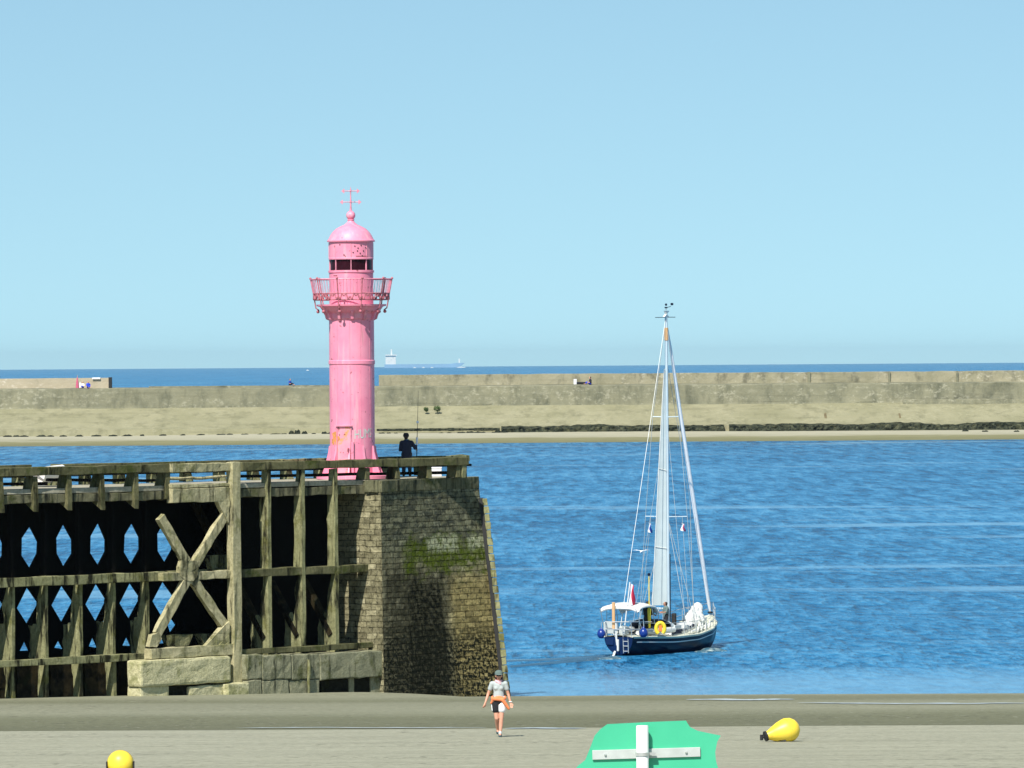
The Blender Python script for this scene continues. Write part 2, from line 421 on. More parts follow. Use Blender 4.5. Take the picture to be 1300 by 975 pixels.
# ------------------------------------------------------------------ ground and sea
def sm(a, b, x):
    t = min(1, max(0, (x-a)/(b-a))); return t*t*(3-2*t)
def ter(x, y):
    plane = 3.05-(y-162)*.0335
    right = plane if y < 211 else 3.05-49*.0335-(y-211)*.060
    k = sm(-6.5, 1.0, x)
    z = plane*(1-k)+right*k
    z += .06*sm(-4.5, -17, x)*sm(175, 205, y)
    z += .04*(noise.noise((x*.06, y*.05, 3)))
    # low ledge where the dry upper sand ends
    e = 168.6+.5*noise.noise((x*.11, 9, 0))
    z -= .10*sm(e-.4, e+.4, y)*sm(e+14, e+4, y)
    return z
def ground(px, py):
    r = ray(px, py); y = 60.0
    for _ in range(4000):
        p = CAM+r*(y/r.y)
        if p.z <= ter(p.x, p.y): return p
        y += .05
    return p
def sand_mat():
    t = NT('beach_sand'); p = t.pos(); s = t.sep(p)
    nz = t.noise(p, .5, 5, .6, (.10, .55, 1))
    n2 = t.noise(p, .6, 6, .65, (.25, 1.3, 1))
    y = t.math('ADD', s[1], t.math('MULTIPLY', t.math('SUBTRACT', nz, .5), 9))
    yn = t.math('DIVIDE', t.math('SUBTRACT', s[1], 100), 150)
    y2 = t.math('DIVIDE', t.math('SUBTRACT', y, 100), 150)
    dry, wet, mid = (.36, .352, .265), (.175, .176, .110), (.260, .258, .180)
    def pos_(D): return (D-100)/150
    band = t.ramp(y2, [(pos_(100), dry), (pos_(140), tuple(c*.97 for c in dry)), (pos_(171), tuple(c*.80 for c in wet)), (pos_(183), wet), (pos_(190), mid), (pos_(199), tuple(c*.92 for c in mid)), (pos_(205), wet), (pos_(213), mid), (pos_(222), mid), (pos_(232), tuple(c*1.15 for c in wet))])
    drycol = t.ramp(n2, [(.25, tuple(c*.80 for c in dry)), (.7, tuple(c*1.06 for c in dry))])
    edge = t.ramp(t.math('ADD', yn, t.math('MULTIPLY', t.math('SUBTRACT', t.noise(p, .8, 5, .6, (.25, .25, 1)), .5), .012)), [(pos_(168.3), 0), (pos_(168.9), 1)])
    col = t.mix(edge, drycol, band)
    g = t.noise(p, 2.2, 6, .75, (.5, 2, 1))
    col = t.mix(t.ramp(g, [(.3, .55), (.6, 0)]), col, t.mix(1, col, (.72, .72, .7), 'MULTIPLY'))
    sp = t.noise(p, 5.5, 2, .5, (.6, .8, 1)); cl = t.ramp(t.noise(p, .25, 4, .6, (.5, 1, 1)), [(.42, 0), (.6, 1)])
    col = t.mix(t.math('MULTIPLY', cl, t.ramp(sp, [(.60, 0), (.66, .8)])), col, (.07, .065, .045))
    sq = t.noise(t.mapping(p, (1, 1, 1), (31, 7, 0)), 6.5, 2, .5, (.6, .8, 1))
    col = t.mix(t.ramp(sq, [(.69, 0), (.73, .7)]), col, (.50, .48, .40))
    gr = t.noise(p, 7, 3, .8, (.8, .55, 1))
    col = t.mix(t.ramp(gr, [(.40, .9), (.62, 0)]), col, t.mix(1, col, (.78, .79, .77), 'MULTIPLY'))
    rip = t.n('ShaderNodeTexWave', wave_type='BANDS', bands_direction='Y'); t.l(p, rip.inputs['Vector']); rip.inputs['Scale'].default_value = .32; rip.inputs['Distortion'].default_value = 9; rip.inputs['Detail'].default_value = 3; rip.inputs['Detail Scale'].default_value = .35
    col = t.mix(t.math('MULTIPLY', t.ramp(rip.outputs[0], [(.3, 0), (.9, .30)]), t.ramp(t.noise(p, .12, 3), [(.4, .2), (.6, 1)])), col, t.mix(1, col, (.72, .74, .72), 'MULTIPLY'))
    t.color(col)
    t.set(Roughness=.9); t.b.inputs['Specular IOR Level'].default_value = .2
    t.bump(t.math('ADD', t.noise(p, 3.5, 5, .7, (.4, 1.2, 1)), t.math('MULTIPLY', n2, .5)), .5, .05)
    return t.m
M['sand'] = sand_mat()
b = MB()
ys = [-60, -20, 0, 20, 40, 60, 80, 100, 115]+[120+i*.5 for i in range(0, 290)]+[266, 275, 290]
xs = [-400, -250, -150, -90, -60]+[-45+i*.75 for i in range(121)]+[60, 90, 150, 250, 400]
vv = [[b.bm.verts.new((x, y, ter(x, y))) for x in xs] for y in ys]
for j in range(len(ys)-1):
    for i in range(len(xs)-1): b.face((vv[j][i], vv[j][i+1], vv[j+1][i+1], vv[j+1][i]))
tag(b.build('beach', M['sand'], smooth=True), 'wide grey beige sand beach at low tide in the foreground', kind='structure')

def sea_mat():
    t = NT('sea_water'); p = t.pos(); s = t.sep(p)
    # ripples grow with distance so that each scale reads as waves
    a = t.noise(p, 1.0, 3, .65, (1.7, .46, 1))
    c = t.noise(p, 1.0, 3, .65, (.95, .16, 1))
    d = t.noise(p, 1.0, 3, .65, (.55, .05, 1))
    e = t.noise(p, 1.0, 3, .6, (.05, .009, 1))
    Y = t.math('DIVIDE', s[1], 1200)
    wa = t.ramp(Y, [(.20, 1), (.36, .25), (.6, .05)]); wc = t.ramp(Y, [(.20, .55), (.33, 1), (.62, .35)]); wd = t.ramp(Y, [(.24, .25), (.45, 1)])
    a2, c2, d2 = (t.math('SUBTRACT', q, .5) for q in (a, c, d))
    k = t.math('ADD', .5, t.math('ADD', t.math('MULTIPLY', a2, wa), t.math('ADD', t.math('MULTIPLY', c2, wc), t.math('MULTIPLY', d2, wd))))
    h = t.math('ADD', t.math('MULTIPLY', a, .35), t.math('ADD', t.math('MULTIPLY', c, .6), t.math('MULTIPLY', d, .9)))
    # calm slicks
    cal = t.noise(p, 1.0, 4, .6, (.012, .045, 1))
    yy = t.math('ADD', s[1], t.math('MULTIPLY', t.math('SUBTRACT', t.noise(p, 1.0, 3, .5, (.03, .06, 1)), .5), 16))
    near = t.ramp(t.math('DIVIDE', yy, 400), [(247/400, 1), (262/400, 0)])
    slick = t.math('MAXIMUM', t.ramp(cal, [(.575, 0), (.66, 1)]), near)
    # body colour: clear blue with ripple shading painted in, slicks paler for reflected sky
    gust = t.noise(p, 1.0, 3, .55, (.02, .011, 1))
    k = t.math('ADD', k, t.math('MULTIPLY', t.math('SUBTRACT', gust, .5), .45))
    col = t.ramp(k, [(.30, (.003, .068, .175)), (.46, (.012, .13, .285)), (.56, (.028, .178, .36)), (.74, (.07, .26, .455))])
    col = t.mix(t.math('MULTIPLY', slick, .55), col, (.13, .31, .47))
    t.color(col); t.set(Roughness=.2, IOR=1.14); t.l(t.math('ADD', .013, t.math('MULTIPLY', slick, .10)), t.b.inputs['Specular IOR Level'])
    bp = t.bump(h, 1, 1.15)
    st = t.math('SUBTRACT', 1, t.math('MULTIPLY', slick, .7)); t.l(st, bp.inputs['Strength'])
    return t.m
M['sea'] = sea_mat()
b = MB()
ysea = [200, 260, 330, 420, 600, 900, 1400, 2500, 5000, 10000, 22000]
prev = None
for y in ysea:
    wx = max(500, y*1.2)
    row = [b.bm.verts.new((wx*(i/8-1), y, 0)) for i in range(17)]
    if prev:
        for i in range(16): b.face((prev[i], prev[i+1], row[i+1], row[i]))
    prev = row
tag(b.build('sea', M['sea']), 'rippled blue sea of the harbour channel reaching to the horizon', kind='structure')

# puddles left by the tide, each a thin sheet with the sky's pale glint painted in
def pudmat():
    t = NT('puddle_sky_glint'); t.color((.40, .45, .46)); t.set(Roughness=.45); t.b.inputs['Specular IOR Level'].default_value = .1; return t.m
M['puddle'] = pudmat()
def puddle(x0, x1, y, wpx):
    b = MB(); n = 40; A = []; B = []
    for i in range(n+1):
        px = x0+(x1-x0)*i/n
        k = math.sin(math.pi*i/n)**.5*(.55+.9*abs(noise.noise((px*.05, y, 2))))
        yy = y+.8*noise.noise((px*.02, y, 5))
        g0 = ground(px, yy-wpx*k/2); g1 = ground(px, yy+wpx*k/2)
        A.append(b.bm.verts.new(g0+V((0, 0, .02)))); B.append(b.bm.verts.new(g1+V((0, 0, .02))))
    for i in range(n): b.face((A[i], A[i+1], B[i+1], B[i]))
    tag(b.build('puddle', M['puddle']), 'thin strip of shallow tide water lying on the wet sand', kind='structure')
puddle(870, 1010, 888.5, 2.2); puddle(1010, 1310, 893.5, 1.5); puddle(640, 745, 925.2, 1.6); puddle(300, 620, 924.6, .9)

# ------------------------------------------------------------------ pier axis
def Dfront(px): return 210.5+.0285*px
E0 = P(0, 600, Dfront(0)); E1 = P(487, 600, Dfront(487)); E0.z = E1.z = 0
T = (E1-E0).normalized(); N = V((-T.y, T.x, 0))         # along the pier, and inward
O = P(297, 600, Dfront(297)); O.z = 0
UP = V((0, 0, 1))
def W(s, u, z): return O+T*s+N*u+UP*z
def s_at(px, u, py=700):
    p = on_plane(px, py, O+N*u, N); return (p-O).dot(T)
def su(px, py, u):
    p = on_plane(px, py, O+N*u, N); return (p-O).dot(T), p.z
AX = (T, N, UP)
def zz(px, py): return zpx(px, py, Dfront(px))
ZD = zz(420, 611); ZF = zz(420, 628); ZR1 = zz(420, 584.4); ZR0 = zz(420, 594.6)
ZM1, ZM0 = zz(416, 718.5), zz(416, 728.5); ZL1, ZL0 = zz(420, 817), zz(420, 826.5)
pier = thing('pier', W(-6, 2.1, 1.3), 'old timber and concrete jetty on trestle frames running in from the left edge', 'pier')
SL, SX, SR = s_at(-230, 0), s_at(212, 0), s_at(466, .3)
WID = 4.3
def pbox(name, s0, s1, u0, u1, z0, z1, mat, bevel=.02, par=None):
    b = MB(); b.box(W((s0+s1)/2, (u0+u1)/2, (z0+z1)/2), (abs(s1-s0), abs(u1-u0), abs(z1-z0)), AX, bevel)
    return b.build(name, M[mat], par or pier)
WORN = .03
# deck and its edge beams
deck_end = s_at(588, 0)
pbox('deck', SL, SR, .02, WID, ZD-.16, ZD, 'deck', .01)
for a, c in ((SL, s_at(-60, 0)), (s_at(-60, 0)+.01, s_at(60, 0)), (s_at(60, 0)+.01, s_at(141, 0)), (s_at(141, 0)+.01, SX-.02)):
    pbox('edge_beam', a, c, .0, .28, ZF, ZD-.19, 'fascia')
for a, c in ((s_at(304, 0), s_at(384, 0)), (s_at(384, 0)+.01, SR)):
    pbox('edge_beam', a, c, .0, .28, ZF, ZD-.19, 'fascia')
pbox('edge_beam', SL, SR, WID-.28, WID-.02, ZF, ZD-.19, 'fascia')
# pale repaired bay
pbox('pale_beam', SX, s_at(294, -.3), -.3, -.012, ZF-.12, ZD-.11, 'pale').__setitem__('label', 'pale concrete edge beam')
pbox('pale_kerb', SX, s_at(294, -.3), -.26, .018, ZD-.09, ZD+.035, 'pale')
pbox('pale_rail', SX, s_at(294, -.3), -.3, -.012, ZR0, ZR1+.01, 'pale')
pbox('main_post', s_at(294.5, -.36), s_at(305, -.36), -.42, -.1, zz(297, 868), ZR1+.04, 'pale')
pbox('post_footing', s_at(286, -.6), s_at(312, -.6), -.72, .25, .7, zz(297, 866), 'cream', .03)

# rails
def rail(a, c, u0, u1, z0=ZR0, z1=ZR1, nm='top_rail', mt='wood', bv=.02): pbox(nm, a, c, u0, u1, z0, z1, mt, bv)
cuts = [SL, s_at(-70, 0), s_at(58, 0), SX]
for a, c in zip(cuts, cuts[1:]): rail(a, c-.015, -.16, .28)
cuts = [s_at(304, 0), s_at(426, 0), s_at(520, 0), s_at(592, 0)]
for a, c in zip(cuts, cuts[1:]): rail(a, c-.015, -.16, .28)
for px in [-210, -168, -126, -83, -40, 3, 46, 89, 131, 174, 214, 468, 506, 546, 583]:
    s = s_at(px, -.12)
    zb = ZF-.30 if px < 210 else (ZD+.005 if px > 440 else ZF)
    b = MB(); b.prism([W(s-.1, -.13, zb+.02), W(s-.1, .30 if px < 440 else .42, ZF-.02 if px < 440 else zb), W(s-.1, .42, ZD), W(s-.1, .27, ZR0-.005), W(s-.1, -.10, ZR0-.005)], T*.2)
    b.build('rail_post', M['wood'], pier)
pbox('corner_post', s_at(588, -.1)-.04, s_at(588, -.1)+.2, -.12, .3, ZD+.005, ZR0-.01, 'bent')
for a, c in ((SL, s_at(62, .42)), (s_at(62, .42), SX)):
    b = MB(); b.bar(W(a, .50, (ZR0+ZD)/2+.06), W(c, .50, (ZR0+ZD)/2-.06), .09, .1); b.build('mid_rail', M['dark'], pier)
b = MB(); b.tube([W(SX, .4, (ZR0+ZD)/2+.03), W(s_at(250, .4), .4, (ZR0+ZD)/2-.02), W(s_at(292, .4), .4, (ZR0+ZD)/2+.04)], .05); b.build('mid_rail', M['pale'], pier)
b = MB(); b.bar(W(s_at(304, .5), .5, (ZR0+ZD)/2-.0), W(s_at(588, .5), .5, (ZR0+ZD)/2-.04), .09, .1); b.build('mid_rail', M['dark'], pier)
# far side rail
UB = WID-.15
for a, c, mt in ((SL, s_at(36, UB), 'wood'), (s_at(68, UB), s_at(352, UB), 'wood'), (s_at(355, UB), s_at(412, UB), 'bent'), (s_at(412, UB), s_at(556, UB), 'wood'), (s_at(556, UB), s_at(592, UB), 'bent')):
    rail(a, c, UB-.2, UB+.15, ZR0+.04, ZR1-.01, 'far_rail', mt)
b = MB(); b.bar(W(SL, UB-.26, ZD+.36), W(s_at(592, UB), UB-.26, ZD+.36), .07, .08); b.build('far_mid_rail', M['dark'], pier)
px = -190
while px < 590:
    s = s_at(px, UB)
    b = MB(); b.prism([W(s-.14, UB+.13, ZD+.004), W(s-.14, UB-.3, ZD+.004), W(s-.14, UB-.16, ZR0+.03), W(s-.14, UB+.12, ZR0+.03)], T*.28)
    b.build('far_rail_post', M['bent'], pier); px += 42.5

# transverse frames
def bent(px, u0, depth, gus, ztop, th, left):
    s = s_at(px, u0); b = MB()
    zb, zl, zm = .6, ZL1, (ZM0+ZM1)/2
    d2 = depth*.5 if left else depth
    def jit(pts): return [W(s-th/2, u if u <= u0 else u+random.uniform(-.035, .035), z+(random.uniform(-.05, .05) if u > u0 else 0)) for u, z in pts]
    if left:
        b.prism(jit([(u0+.02, zm-.05), (u0+.02, ztop), (u0+d2, ztop), (u0+d2, zm-.05)]), T*th); b.build('upper_post', M['dark'], pier); b = MB()  # upper post coloured black for the shade under the deck
        pts = [(u0, zb), (u0, zm), (u0+.12, zm)]
    else: pts = [(u0, zb), (u0, ztop), (u0+.27, ztop), (u0+.30, ztop-.5), (u0+depth, ztop-1.1), (u0+depth*.94, zm+1.1), (u0+depth, zm+.6), (u0+depth, zm+.1)]
    # lower post with ragged haunch and a notched gusset at its foot
    pts += [(u0+depth*.55, zm-.15), (u0+depth*.7, zm-.4), (u0+depth, zm-.75), (u0+depth*.9, zl+1.5), (u0+depth, zl+1.1), (u0+depth*1.12, zl+.80), (u0+gus*.72, zl+1.15), (u0+gus*.80, zl+1.0), (u0+gus, zl+1.1),
           (u0+gus*.95, zl+.8), (u0+gus*1.03, zl+.5), (u0+gus*.98, zl+.2), (u0+gus*1.0, zl-.05), (u0+depth, zl-.3), (u0+depth*.75, zl-.7), (u0+depth*.8, zl-1.2), (u0+depth*.6, zb)]
    b.prism(jit(pts), T*th)
    b.build('trestle_post', M['bent'], pier)
    if not left:
        b = MB(); b.bar(W(s, u0+depth*.6, zl+.3), W(s, WID-.5, ztop-.9), .2, .26, T); b.build('cross_brace', M['plank'], pier)
left_px = [-200, -157, -114, -70, -27, 16.5, 59, 102.5, 144.5, 187]
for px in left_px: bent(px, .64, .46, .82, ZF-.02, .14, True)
for px in (342.5, 385.5, 427.5): bent(px, -.12, .40, .88, ZR0-.005, .16, False)
# longitudinal beams
for a, c in ((SL, s_at(62, .5)), (s_at(62, .5)+.01, s_at(291, .5))):
    pbox('mid_beam', a, c, .43, .635, ZM0-.02, ZM1+.02, 'bent')
pbox('mid_beam', s_at(205, -.2), s_at(294, -.2), -.28, -.02, ZM0, ZM1, 'pale')
pbox('mid_beam', s_at(304, -.02), s_at(474, -.02), -.105, .32, ZM0, ZM1, 'wood')
pbox('low_beam', SL, s_at(191, .5), .41, .635, ZL0+.03, ZL1, 'bent')
pbox('low_beam', s_at(304, -.25), s_at(474, -.25), -.3, -.125, ZL0+.05, ZL1-.02, 'wood')
pbox('low_beam', s_at(190, -.3), s_at(294, -.3), -.36, .0, zz(240, 833.5), zz(240, 820), 'pale')
# X bracing of the pale bay
def xb(a, c, wd, u=-.2, th=.18, mt='pale'):
    wd *= .95
    (s0, z0), (s1, z1) = su(*a, u), su(*c, u)
    b = MB(); b.bar(W(s0, u, z0), W(s1, u, z1), wd, th, N, .015); b.build('diagonal_brace', M[mat_], pier)
mat_ = 'pale'
xb((203, 656), (236, 714), .36); xb((288, 648), (247, 716), .36, -.17)
xb((238, 734), (198, 806), .36); xb((243, 734), (290, 802), .36, -.17)
for poly, u0 in (([(231, 712), (250, 712), (252, 720), (251, 731), (246, 737), (236, 737), (230, 731), (229, 720)], -.305), ([(276, 635), (291, 635), (291, 664), (284, 652)], -.30),
             ([(190, 821), (193, 806), (201, 803), (206, 811), (199, 822)], -.33), ([(291, 788), (291, 822), (260, 822), (280, 800)], -.33)):
    b = MB(); b.prism([W(su(x, y, u0)[0], u0, su(x, y, u0)[1]) for x, y in poly], N*.2); b.build('gusset', M['pale'], pier)
# inner members glimpsed through the bay
for poly in ([(211, 806), (245, 805), (240, 820), (214, 820)], [(253, 805), (286, 804), (290, 820), (260, 820)], [(264, 706), (292, 704), (290, 720), (270, 722)]):
    b = MB(); u0 = 1.0; b.prism([W(su(x, y, u0)[0], u0, su(x, y, u0)[1]) for x, y in poly], N*.25); b.build('inner_block', M['bent'], pier)
WORN = 0
# back lattice, one plate with openings per bay, its black standing for interior shade
UL = WID-.45
holes0 = [[(124.5, 664), (134.5, 684), (134.5, 700), (124.5, 718), (115, 702), (115, 681)], [(122, 741), (135.5, 761), (121.5, 789), (108.5, 767)], [(127, 797), (132, 786), (139, 797), (132, 809)], [(118, 809), (124.5, 822), (112.5, 821)]]
H0 = [[su(x, y, UL) for x, y in h] for h in holes0]
sc0 = su(124, 700, UL)[0]; PITCHS = (s_at(187, .8)-s_at(16.5, .8))/4
PLm = (s_at(209, UL, 690)-s_at(124, UL, 690))/2
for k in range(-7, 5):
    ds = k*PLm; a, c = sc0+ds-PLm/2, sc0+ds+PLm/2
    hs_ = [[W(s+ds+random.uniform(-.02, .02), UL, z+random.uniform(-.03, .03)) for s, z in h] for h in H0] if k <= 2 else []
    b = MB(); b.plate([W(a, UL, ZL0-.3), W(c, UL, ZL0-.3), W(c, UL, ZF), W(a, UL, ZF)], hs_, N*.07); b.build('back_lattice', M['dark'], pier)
pbox('inner_shade_panel', s_at(306, 1.45), s_at(431, 1.45), 1.45, 1.6, .6, ZF, 'dark', .0)  # black panel added where the bay is only in shade
pbox('back_shade_panel', sc0+4.5*PLm+.01, s_at(520, UL), UL, UL+.3, ZL0-.3, ZF, 'dark')  # solid black panel standing for the shaded interior
# horizontal plank wall at the sand, left bays
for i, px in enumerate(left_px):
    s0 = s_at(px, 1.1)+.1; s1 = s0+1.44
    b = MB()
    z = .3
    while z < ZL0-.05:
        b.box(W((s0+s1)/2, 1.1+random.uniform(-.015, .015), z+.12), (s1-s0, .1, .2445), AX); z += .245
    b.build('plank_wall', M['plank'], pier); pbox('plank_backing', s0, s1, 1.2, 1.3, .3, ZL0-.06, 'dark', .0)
WORN = .03
# foundations
b = MB()
for (x0, x1, y0, y1, u) in ((178, 293, 834.5, 868, -.5), (178, 214, 869.5, 905, -.42), (240, 291, 868.5, 905, -.44)):
    s0, s1 = s_at(x0, u), s_at(x1, u); z1, z0 = zz((x0+x1)/2, y0), zz((x0+x1)/2, y1)
    b.box(W((s0+s1)/2, u+.35, (z0+z1)/2), (s1-s0, .7, z1-z0), AX, .09)
fb = b.build('foundation_block', M['cream'], pier, label='cream concrete block with a broken hollow underside')
pbox('block_hollow', s_at(200, .0), s_at(262, .0), -.28, .5, .6, zz(235, 866), 'algae')
b = MB()
for (x0, x1, y0, y1, u, mt) in ((313, 332, 829.5, 861, -.68, 0), (332.6, 369, 830, 861, -.70, 1), (369.6, 405.4, 829, 860.5, -.69, 1), (406, 485, 826.5, 859.5, -.72, 1),
        (314, 331, 862, 900, -.70, 1), (332, 366, 861.5, 900, -.68, 1), (367, 405, 861, 900, -.66, 1)):
    s0, s1 = s_at(x0, u), s_at(x1, u); z1, z0 = zz((x0+x1)/2, y0), zz((x0+x1)/2, y1)
    b.box(W((s0+s1)/2, u+.5, (z0+z1)/2), (s1-s0, 1.0, z1-z0), AX, .045)
b.build('foundation_wall', M['block'], pier)
pbox('weedy_base', s_at(406, -.5), s_at(484, -.5), -.52, .2, .5, zz(445, 860), 'algae')
for x0, x1 in ((443, 449), (470, 483)):
    b = MB(); b.box(W((s_at(x0, -.6)+s_at(x1, -.6))/2, -.5, 1.3), (s_at(x1, -.6)-s_at(x0, -.6), .16, 1.1), AX, .02)
    b.build('base_pier', M['block'], pier)
b = MB(); b.tube([W(s_at(391, -.78), -.78, .8), W(s_at(391, -.78), -.78, zz(391, 835))], .055); b.build('drain_pipe', M['bent'], pier)

WORN = 0
# ------------------------------------------------------------------ stone pier head
C0t = on_plane(483, 611, O-N*.75, N); C0t.z = ZD-.03
C0b = on_plane(488, 882, O-N*.80, N); C0b.z = .2
C1t = P(606.5, 606, 229.3); C1t.z = ZD-.03
C1b = P(640.5, 890, 228.5); C1b.z = .2
fdir = (C1t-C0t); fdir.z = 0; fdir.normalize(); fin = V((-fdir.y, fdir.x, 0))
C2t = C1t+N*4.2+V((.1, 0, 0)); C2b = C2t+V((1.0, .6, 0)); C2b.z = .2
C3t = C0t+N*6.0; C3b = C3t.copy(); C3b.z = .2
head = thing('stone_bastion', (C0b+C1b)/2, 'battered stone masonry head at the seaward end of the jetty, streaked with weed and moss', 'bastion')
bm = bmesh.new(); uvl = bm.loops.layers.uv.new('UVMap')
def wallface(tl, tr, br, bl, u0, u1, flip=False, nu=14, nv=30):
    vs = [[None]*(nv+1) for _ in range(nu+1)]
    for i in range(nu+1):
        for j in range(nv+1):
            a = tl.lerp(tr, i/nu); c = bl.lerp(br, i/nu)
            p = c.lerp(a, j/nv); vs[i][j] = (bm.verts.new(p-OFF[head.name]), u0+(u1-u0)*i/nu, p.z)
    for i in range(nu):
        for j in range(nv):
            q = [vs[i][j], vs[i+1][j], vs[i+1][j+1], vs[i][j+1]]
            f = bm.faces.new([x[0] for x in q])
            for l, x in zip(f.loops, q): l[uvl].uv = (x[1], x[2])
wallface(C0t, C1t, C1b, C0b, .1, (C1t-C0t).length)
wallface(C3t, C0t, C0b, C3b, -6.1, -.1)
wallface(C1t, C2t, C2b, C1b, 12, 16.5)
wallface(C2t, C3t, C3b, C2b, 18, 26)
f = bm.faces.new([bm.verts.new(p-OFF[head.name]) for p in (C0t, C1t, C2t, C3t)])
bmesh.ops.remove_doubles(bm, verts=bm.verts, dist=.002); bmesh.ops.recalc_face_normals(bm, faces=bm.faces)
me = bpy.data.meshes.new('masonry_wall'); bm.to_mesh(me); bm.free(); me.materials.append(M['stone'])
mw = bpy.data.objects.new('masonry_wall', me); COL.objects.link(mw); mw.parent = head; OFF[mw.name] = OFF[head.name]
WORN = .022
# coping course
def ring(off, z): return None
b = MB()
L = (C1t-C0t).length; k = 0; a = 0
cz0, cz1 = ZD-.42, ZD+.0
for i in range(7):
    q0 = C0t.lerp(C1t, i/7); q1 = C0t.lerp(C1t, (i+1)/7)
    c = (q0+q1)/2; c.z = (cz0+cz1)/2; c += fin*.30
    b.box(c, ((q1-q0).length-.012, .72, cz1-cz0-random.uniform(0, .02)), (fdir, fin, UP), .018)
c = C0t+N*.55-T*(-.22); c.z = (cz0+cz1)/2
b.box(C0t+N*.45+T*.08+UP*((cz0+cz1)/2-C0t.z), (.3, .72, cz1-cz0), AX, .018)
b.build('coping', M['coping'], head)
b = MB(); b.prism([p+UP*.012 for p in (C0t+fin*.5, C1t+fin*.3, C2t, C3t)], UP*.02); b.build('paving', M['deck'], head)
# fender of short timbers up the outer corner, with a dark joint behind it
b = MB(); nb = 26
ct, cb = C1t.lerp(C1b, .09), C1t.lerp(C1b, 1.0)
dv = (cb-ct)/nb
for i in range(nb):
    p = ct+dv*(i+.5)+V((.17, -.10, 0)); b.box(p, (.17+.03*(i % 2), .2, dv.length*.90), (V((1, 0, 0)), V((0, 1, 0)), -dv.normalized()), .015)
b.build('corner_fender', M['bent'], head)
b = MB(); b.bar(ct+V((.03, -.02, 0)), cb+V((.03, -.02, 0)), .16, .16, V((0, 1, 0))); b.build('corner_joint', M['black'], head)

WORN = 0
# ------------------------------------------------------------------ lighthouse
LD = 226.6; LPX = 447.6
LB = P(LPX, 600, LD); LB.z = ZD
light = thing('lighthouse', LB, 'pink iron lighthouse with a round gallery and domed lantern on the pier end', 'lighthouse')
def lz(y): return zpx(LPX, y, LD)
sl_ = FPX/LD
def lr(p): return p/sl_
LC = V((LB.x, LB.y, 0))
def lat(prof, name, mat, n=48, par=None, **k):
    b = MB(); b.lathe(prof, LC, n, **k); return b.build(name, M[mat], par or light, smooth=True)
rt = lr(28.6)
tower = lat([(rt, ZD+.1), (rt, lz(463)), (rt+.025, lz(462)), (rt+.025, lz(458)), (rt, lz(457)), (rt, lz(408)), (rt, lz(393))], 'tower', 'pink')
lat([(lr(46), ZD+.01), (lr(46), ZD+.12), (lr(44), ZD+.16), (rt, ZD+.16)], 'base_plate', 'pink')
def cyl(ang, r, z): return LC+V((math.sin(ang)*r, -math.cos(ang)*r, z))
# plate seams
for a in (-.66, -.06, .42, .95):
    b = MB(); b.tube([cyl(a, rt+.004, lz(560)), cyl(a, rt+.004, lz(464))], .006, 6); b.tube([cyl(a, rt+.004, lz(457)), cyl(a, rt+.004, lz(408))], .006, 6); b.build('plate_seam', M['pink_metal'], tower)
for i in range(10):
    a = -2.75+i*2*math.pi/10+.13
    rad = V((math.sin(a), -math.cos(a), 0)); tg = V((rad.y, -rad.x, 0))
    b = MB(); pr = [(rt-.02, lz(566)), (rt+.04, lz(566)), (rt+.07, lz(574)), (rt+.13, lz(582)), (rt+.20, lz(592)), (rt+.32, lz(604)), (rt+.32, ZD+.15), (rt-.02, ZD+.15)]
    b.prism([LC+rad*r+UP*z-tg*.03 for r, z in pr], tg*.06); b.build('buttress_fin', M['pink'], light)
# door
da = -.40
def cpatch(b, a0, a1, z0, z1, r, th, n=8):
    A = [cyl(a0+(a1-a0)*i/n, r, z0) for i in range(n+1)]; B = [cyl(a0+(a1-a0)*i/n, r, z1) for i in range(n+1)]
    A2 = [cyl(a0+(a1-a0)*i/n, r+th, z0) for i in range(n+1)]; B2 = [cyl(a0+(a1-a0)*i/n, r+th, z1) for i in range(n+1)]
    bmv = lambda L: [b.bm.verts.new(p) for p in L]
    A, B, A2, B2 = map(bmv, (A, B, A2, B2))
    for i in range(n):
        b.face((A2[i], A2[i+1], B2[i+1], B2[i])); b.face((A[i], B[i], B[i+1], A[i+1])); b.face((B[i], B2[i], B2[i+1], B[i+1])); b.face((A[i], A[i+1], A2[i+1], A2[i]))
    for i in (0, n): b.face((A[i], A2[i], B2[i], B[i]))
b = MB(); cpatch(b, -.66, -.06, ZD+.2, lz(541.5), rt, .03); door = b.build('door', M['pink_rust'], light, label='rust spotted door')
b = MB(); cpatch(b, -.75, .02, lz(541), lz(539.4), rt-.01, .11); b.build('door_hood', M['pink_metal'], door)
b = MB(); cpatch(b, -.05, -.01, ZD+.2, lz(542), rt, .05, 2); cpatch(b, -.71, -.67, ZD+.2, lz(542), rt, .05, 2); b.build('door_frame', M['pink_metal'], door)
b = MB(); b.tube([cyl(-.14, rt+.04, lz(569)), cyl(-.14, rt+.10, lz(569)), cyl(-.16, rt+.10, lz(573))], .03); b.build('door_handle', M['pink_iron'], door)
b = MB(); b.tube([cyl(.04, rt+.06, ZD+.17), cyl(.04, rt+.06, lz(561))], .055); b.build('cable_duct', M['pink'], light)
# rust patches: irregular flakes standing 4 mm proud
for (a, y, sa, sy) in ((-.85, 552, .2, 5), (-.98, 560, .13, 4), (-.74, 559, .12, 6), (-.62, 556, .1, 3)):
    b = MB(); c = b.bm.verts.new(cyl(a, rt+.036 if a > -.68 else rt+.006, lz(y))); rg = []
    for k in range(14):
        q = 2*math.pi*k/14; f = .7+.5*random.random()
        aa = a+sa*f*math.cos(q); rg.append(b.bm.verts.new(cyl(aa, rt+.036 if aa > -.68 else rt+.006, lz(y+sy*f*math.sin(q)))))
    for k in range(14): b.face((c, rg[k], rg[(k+1) % 14]))
    b.build('rust_patch', M['rust_stain'], light)
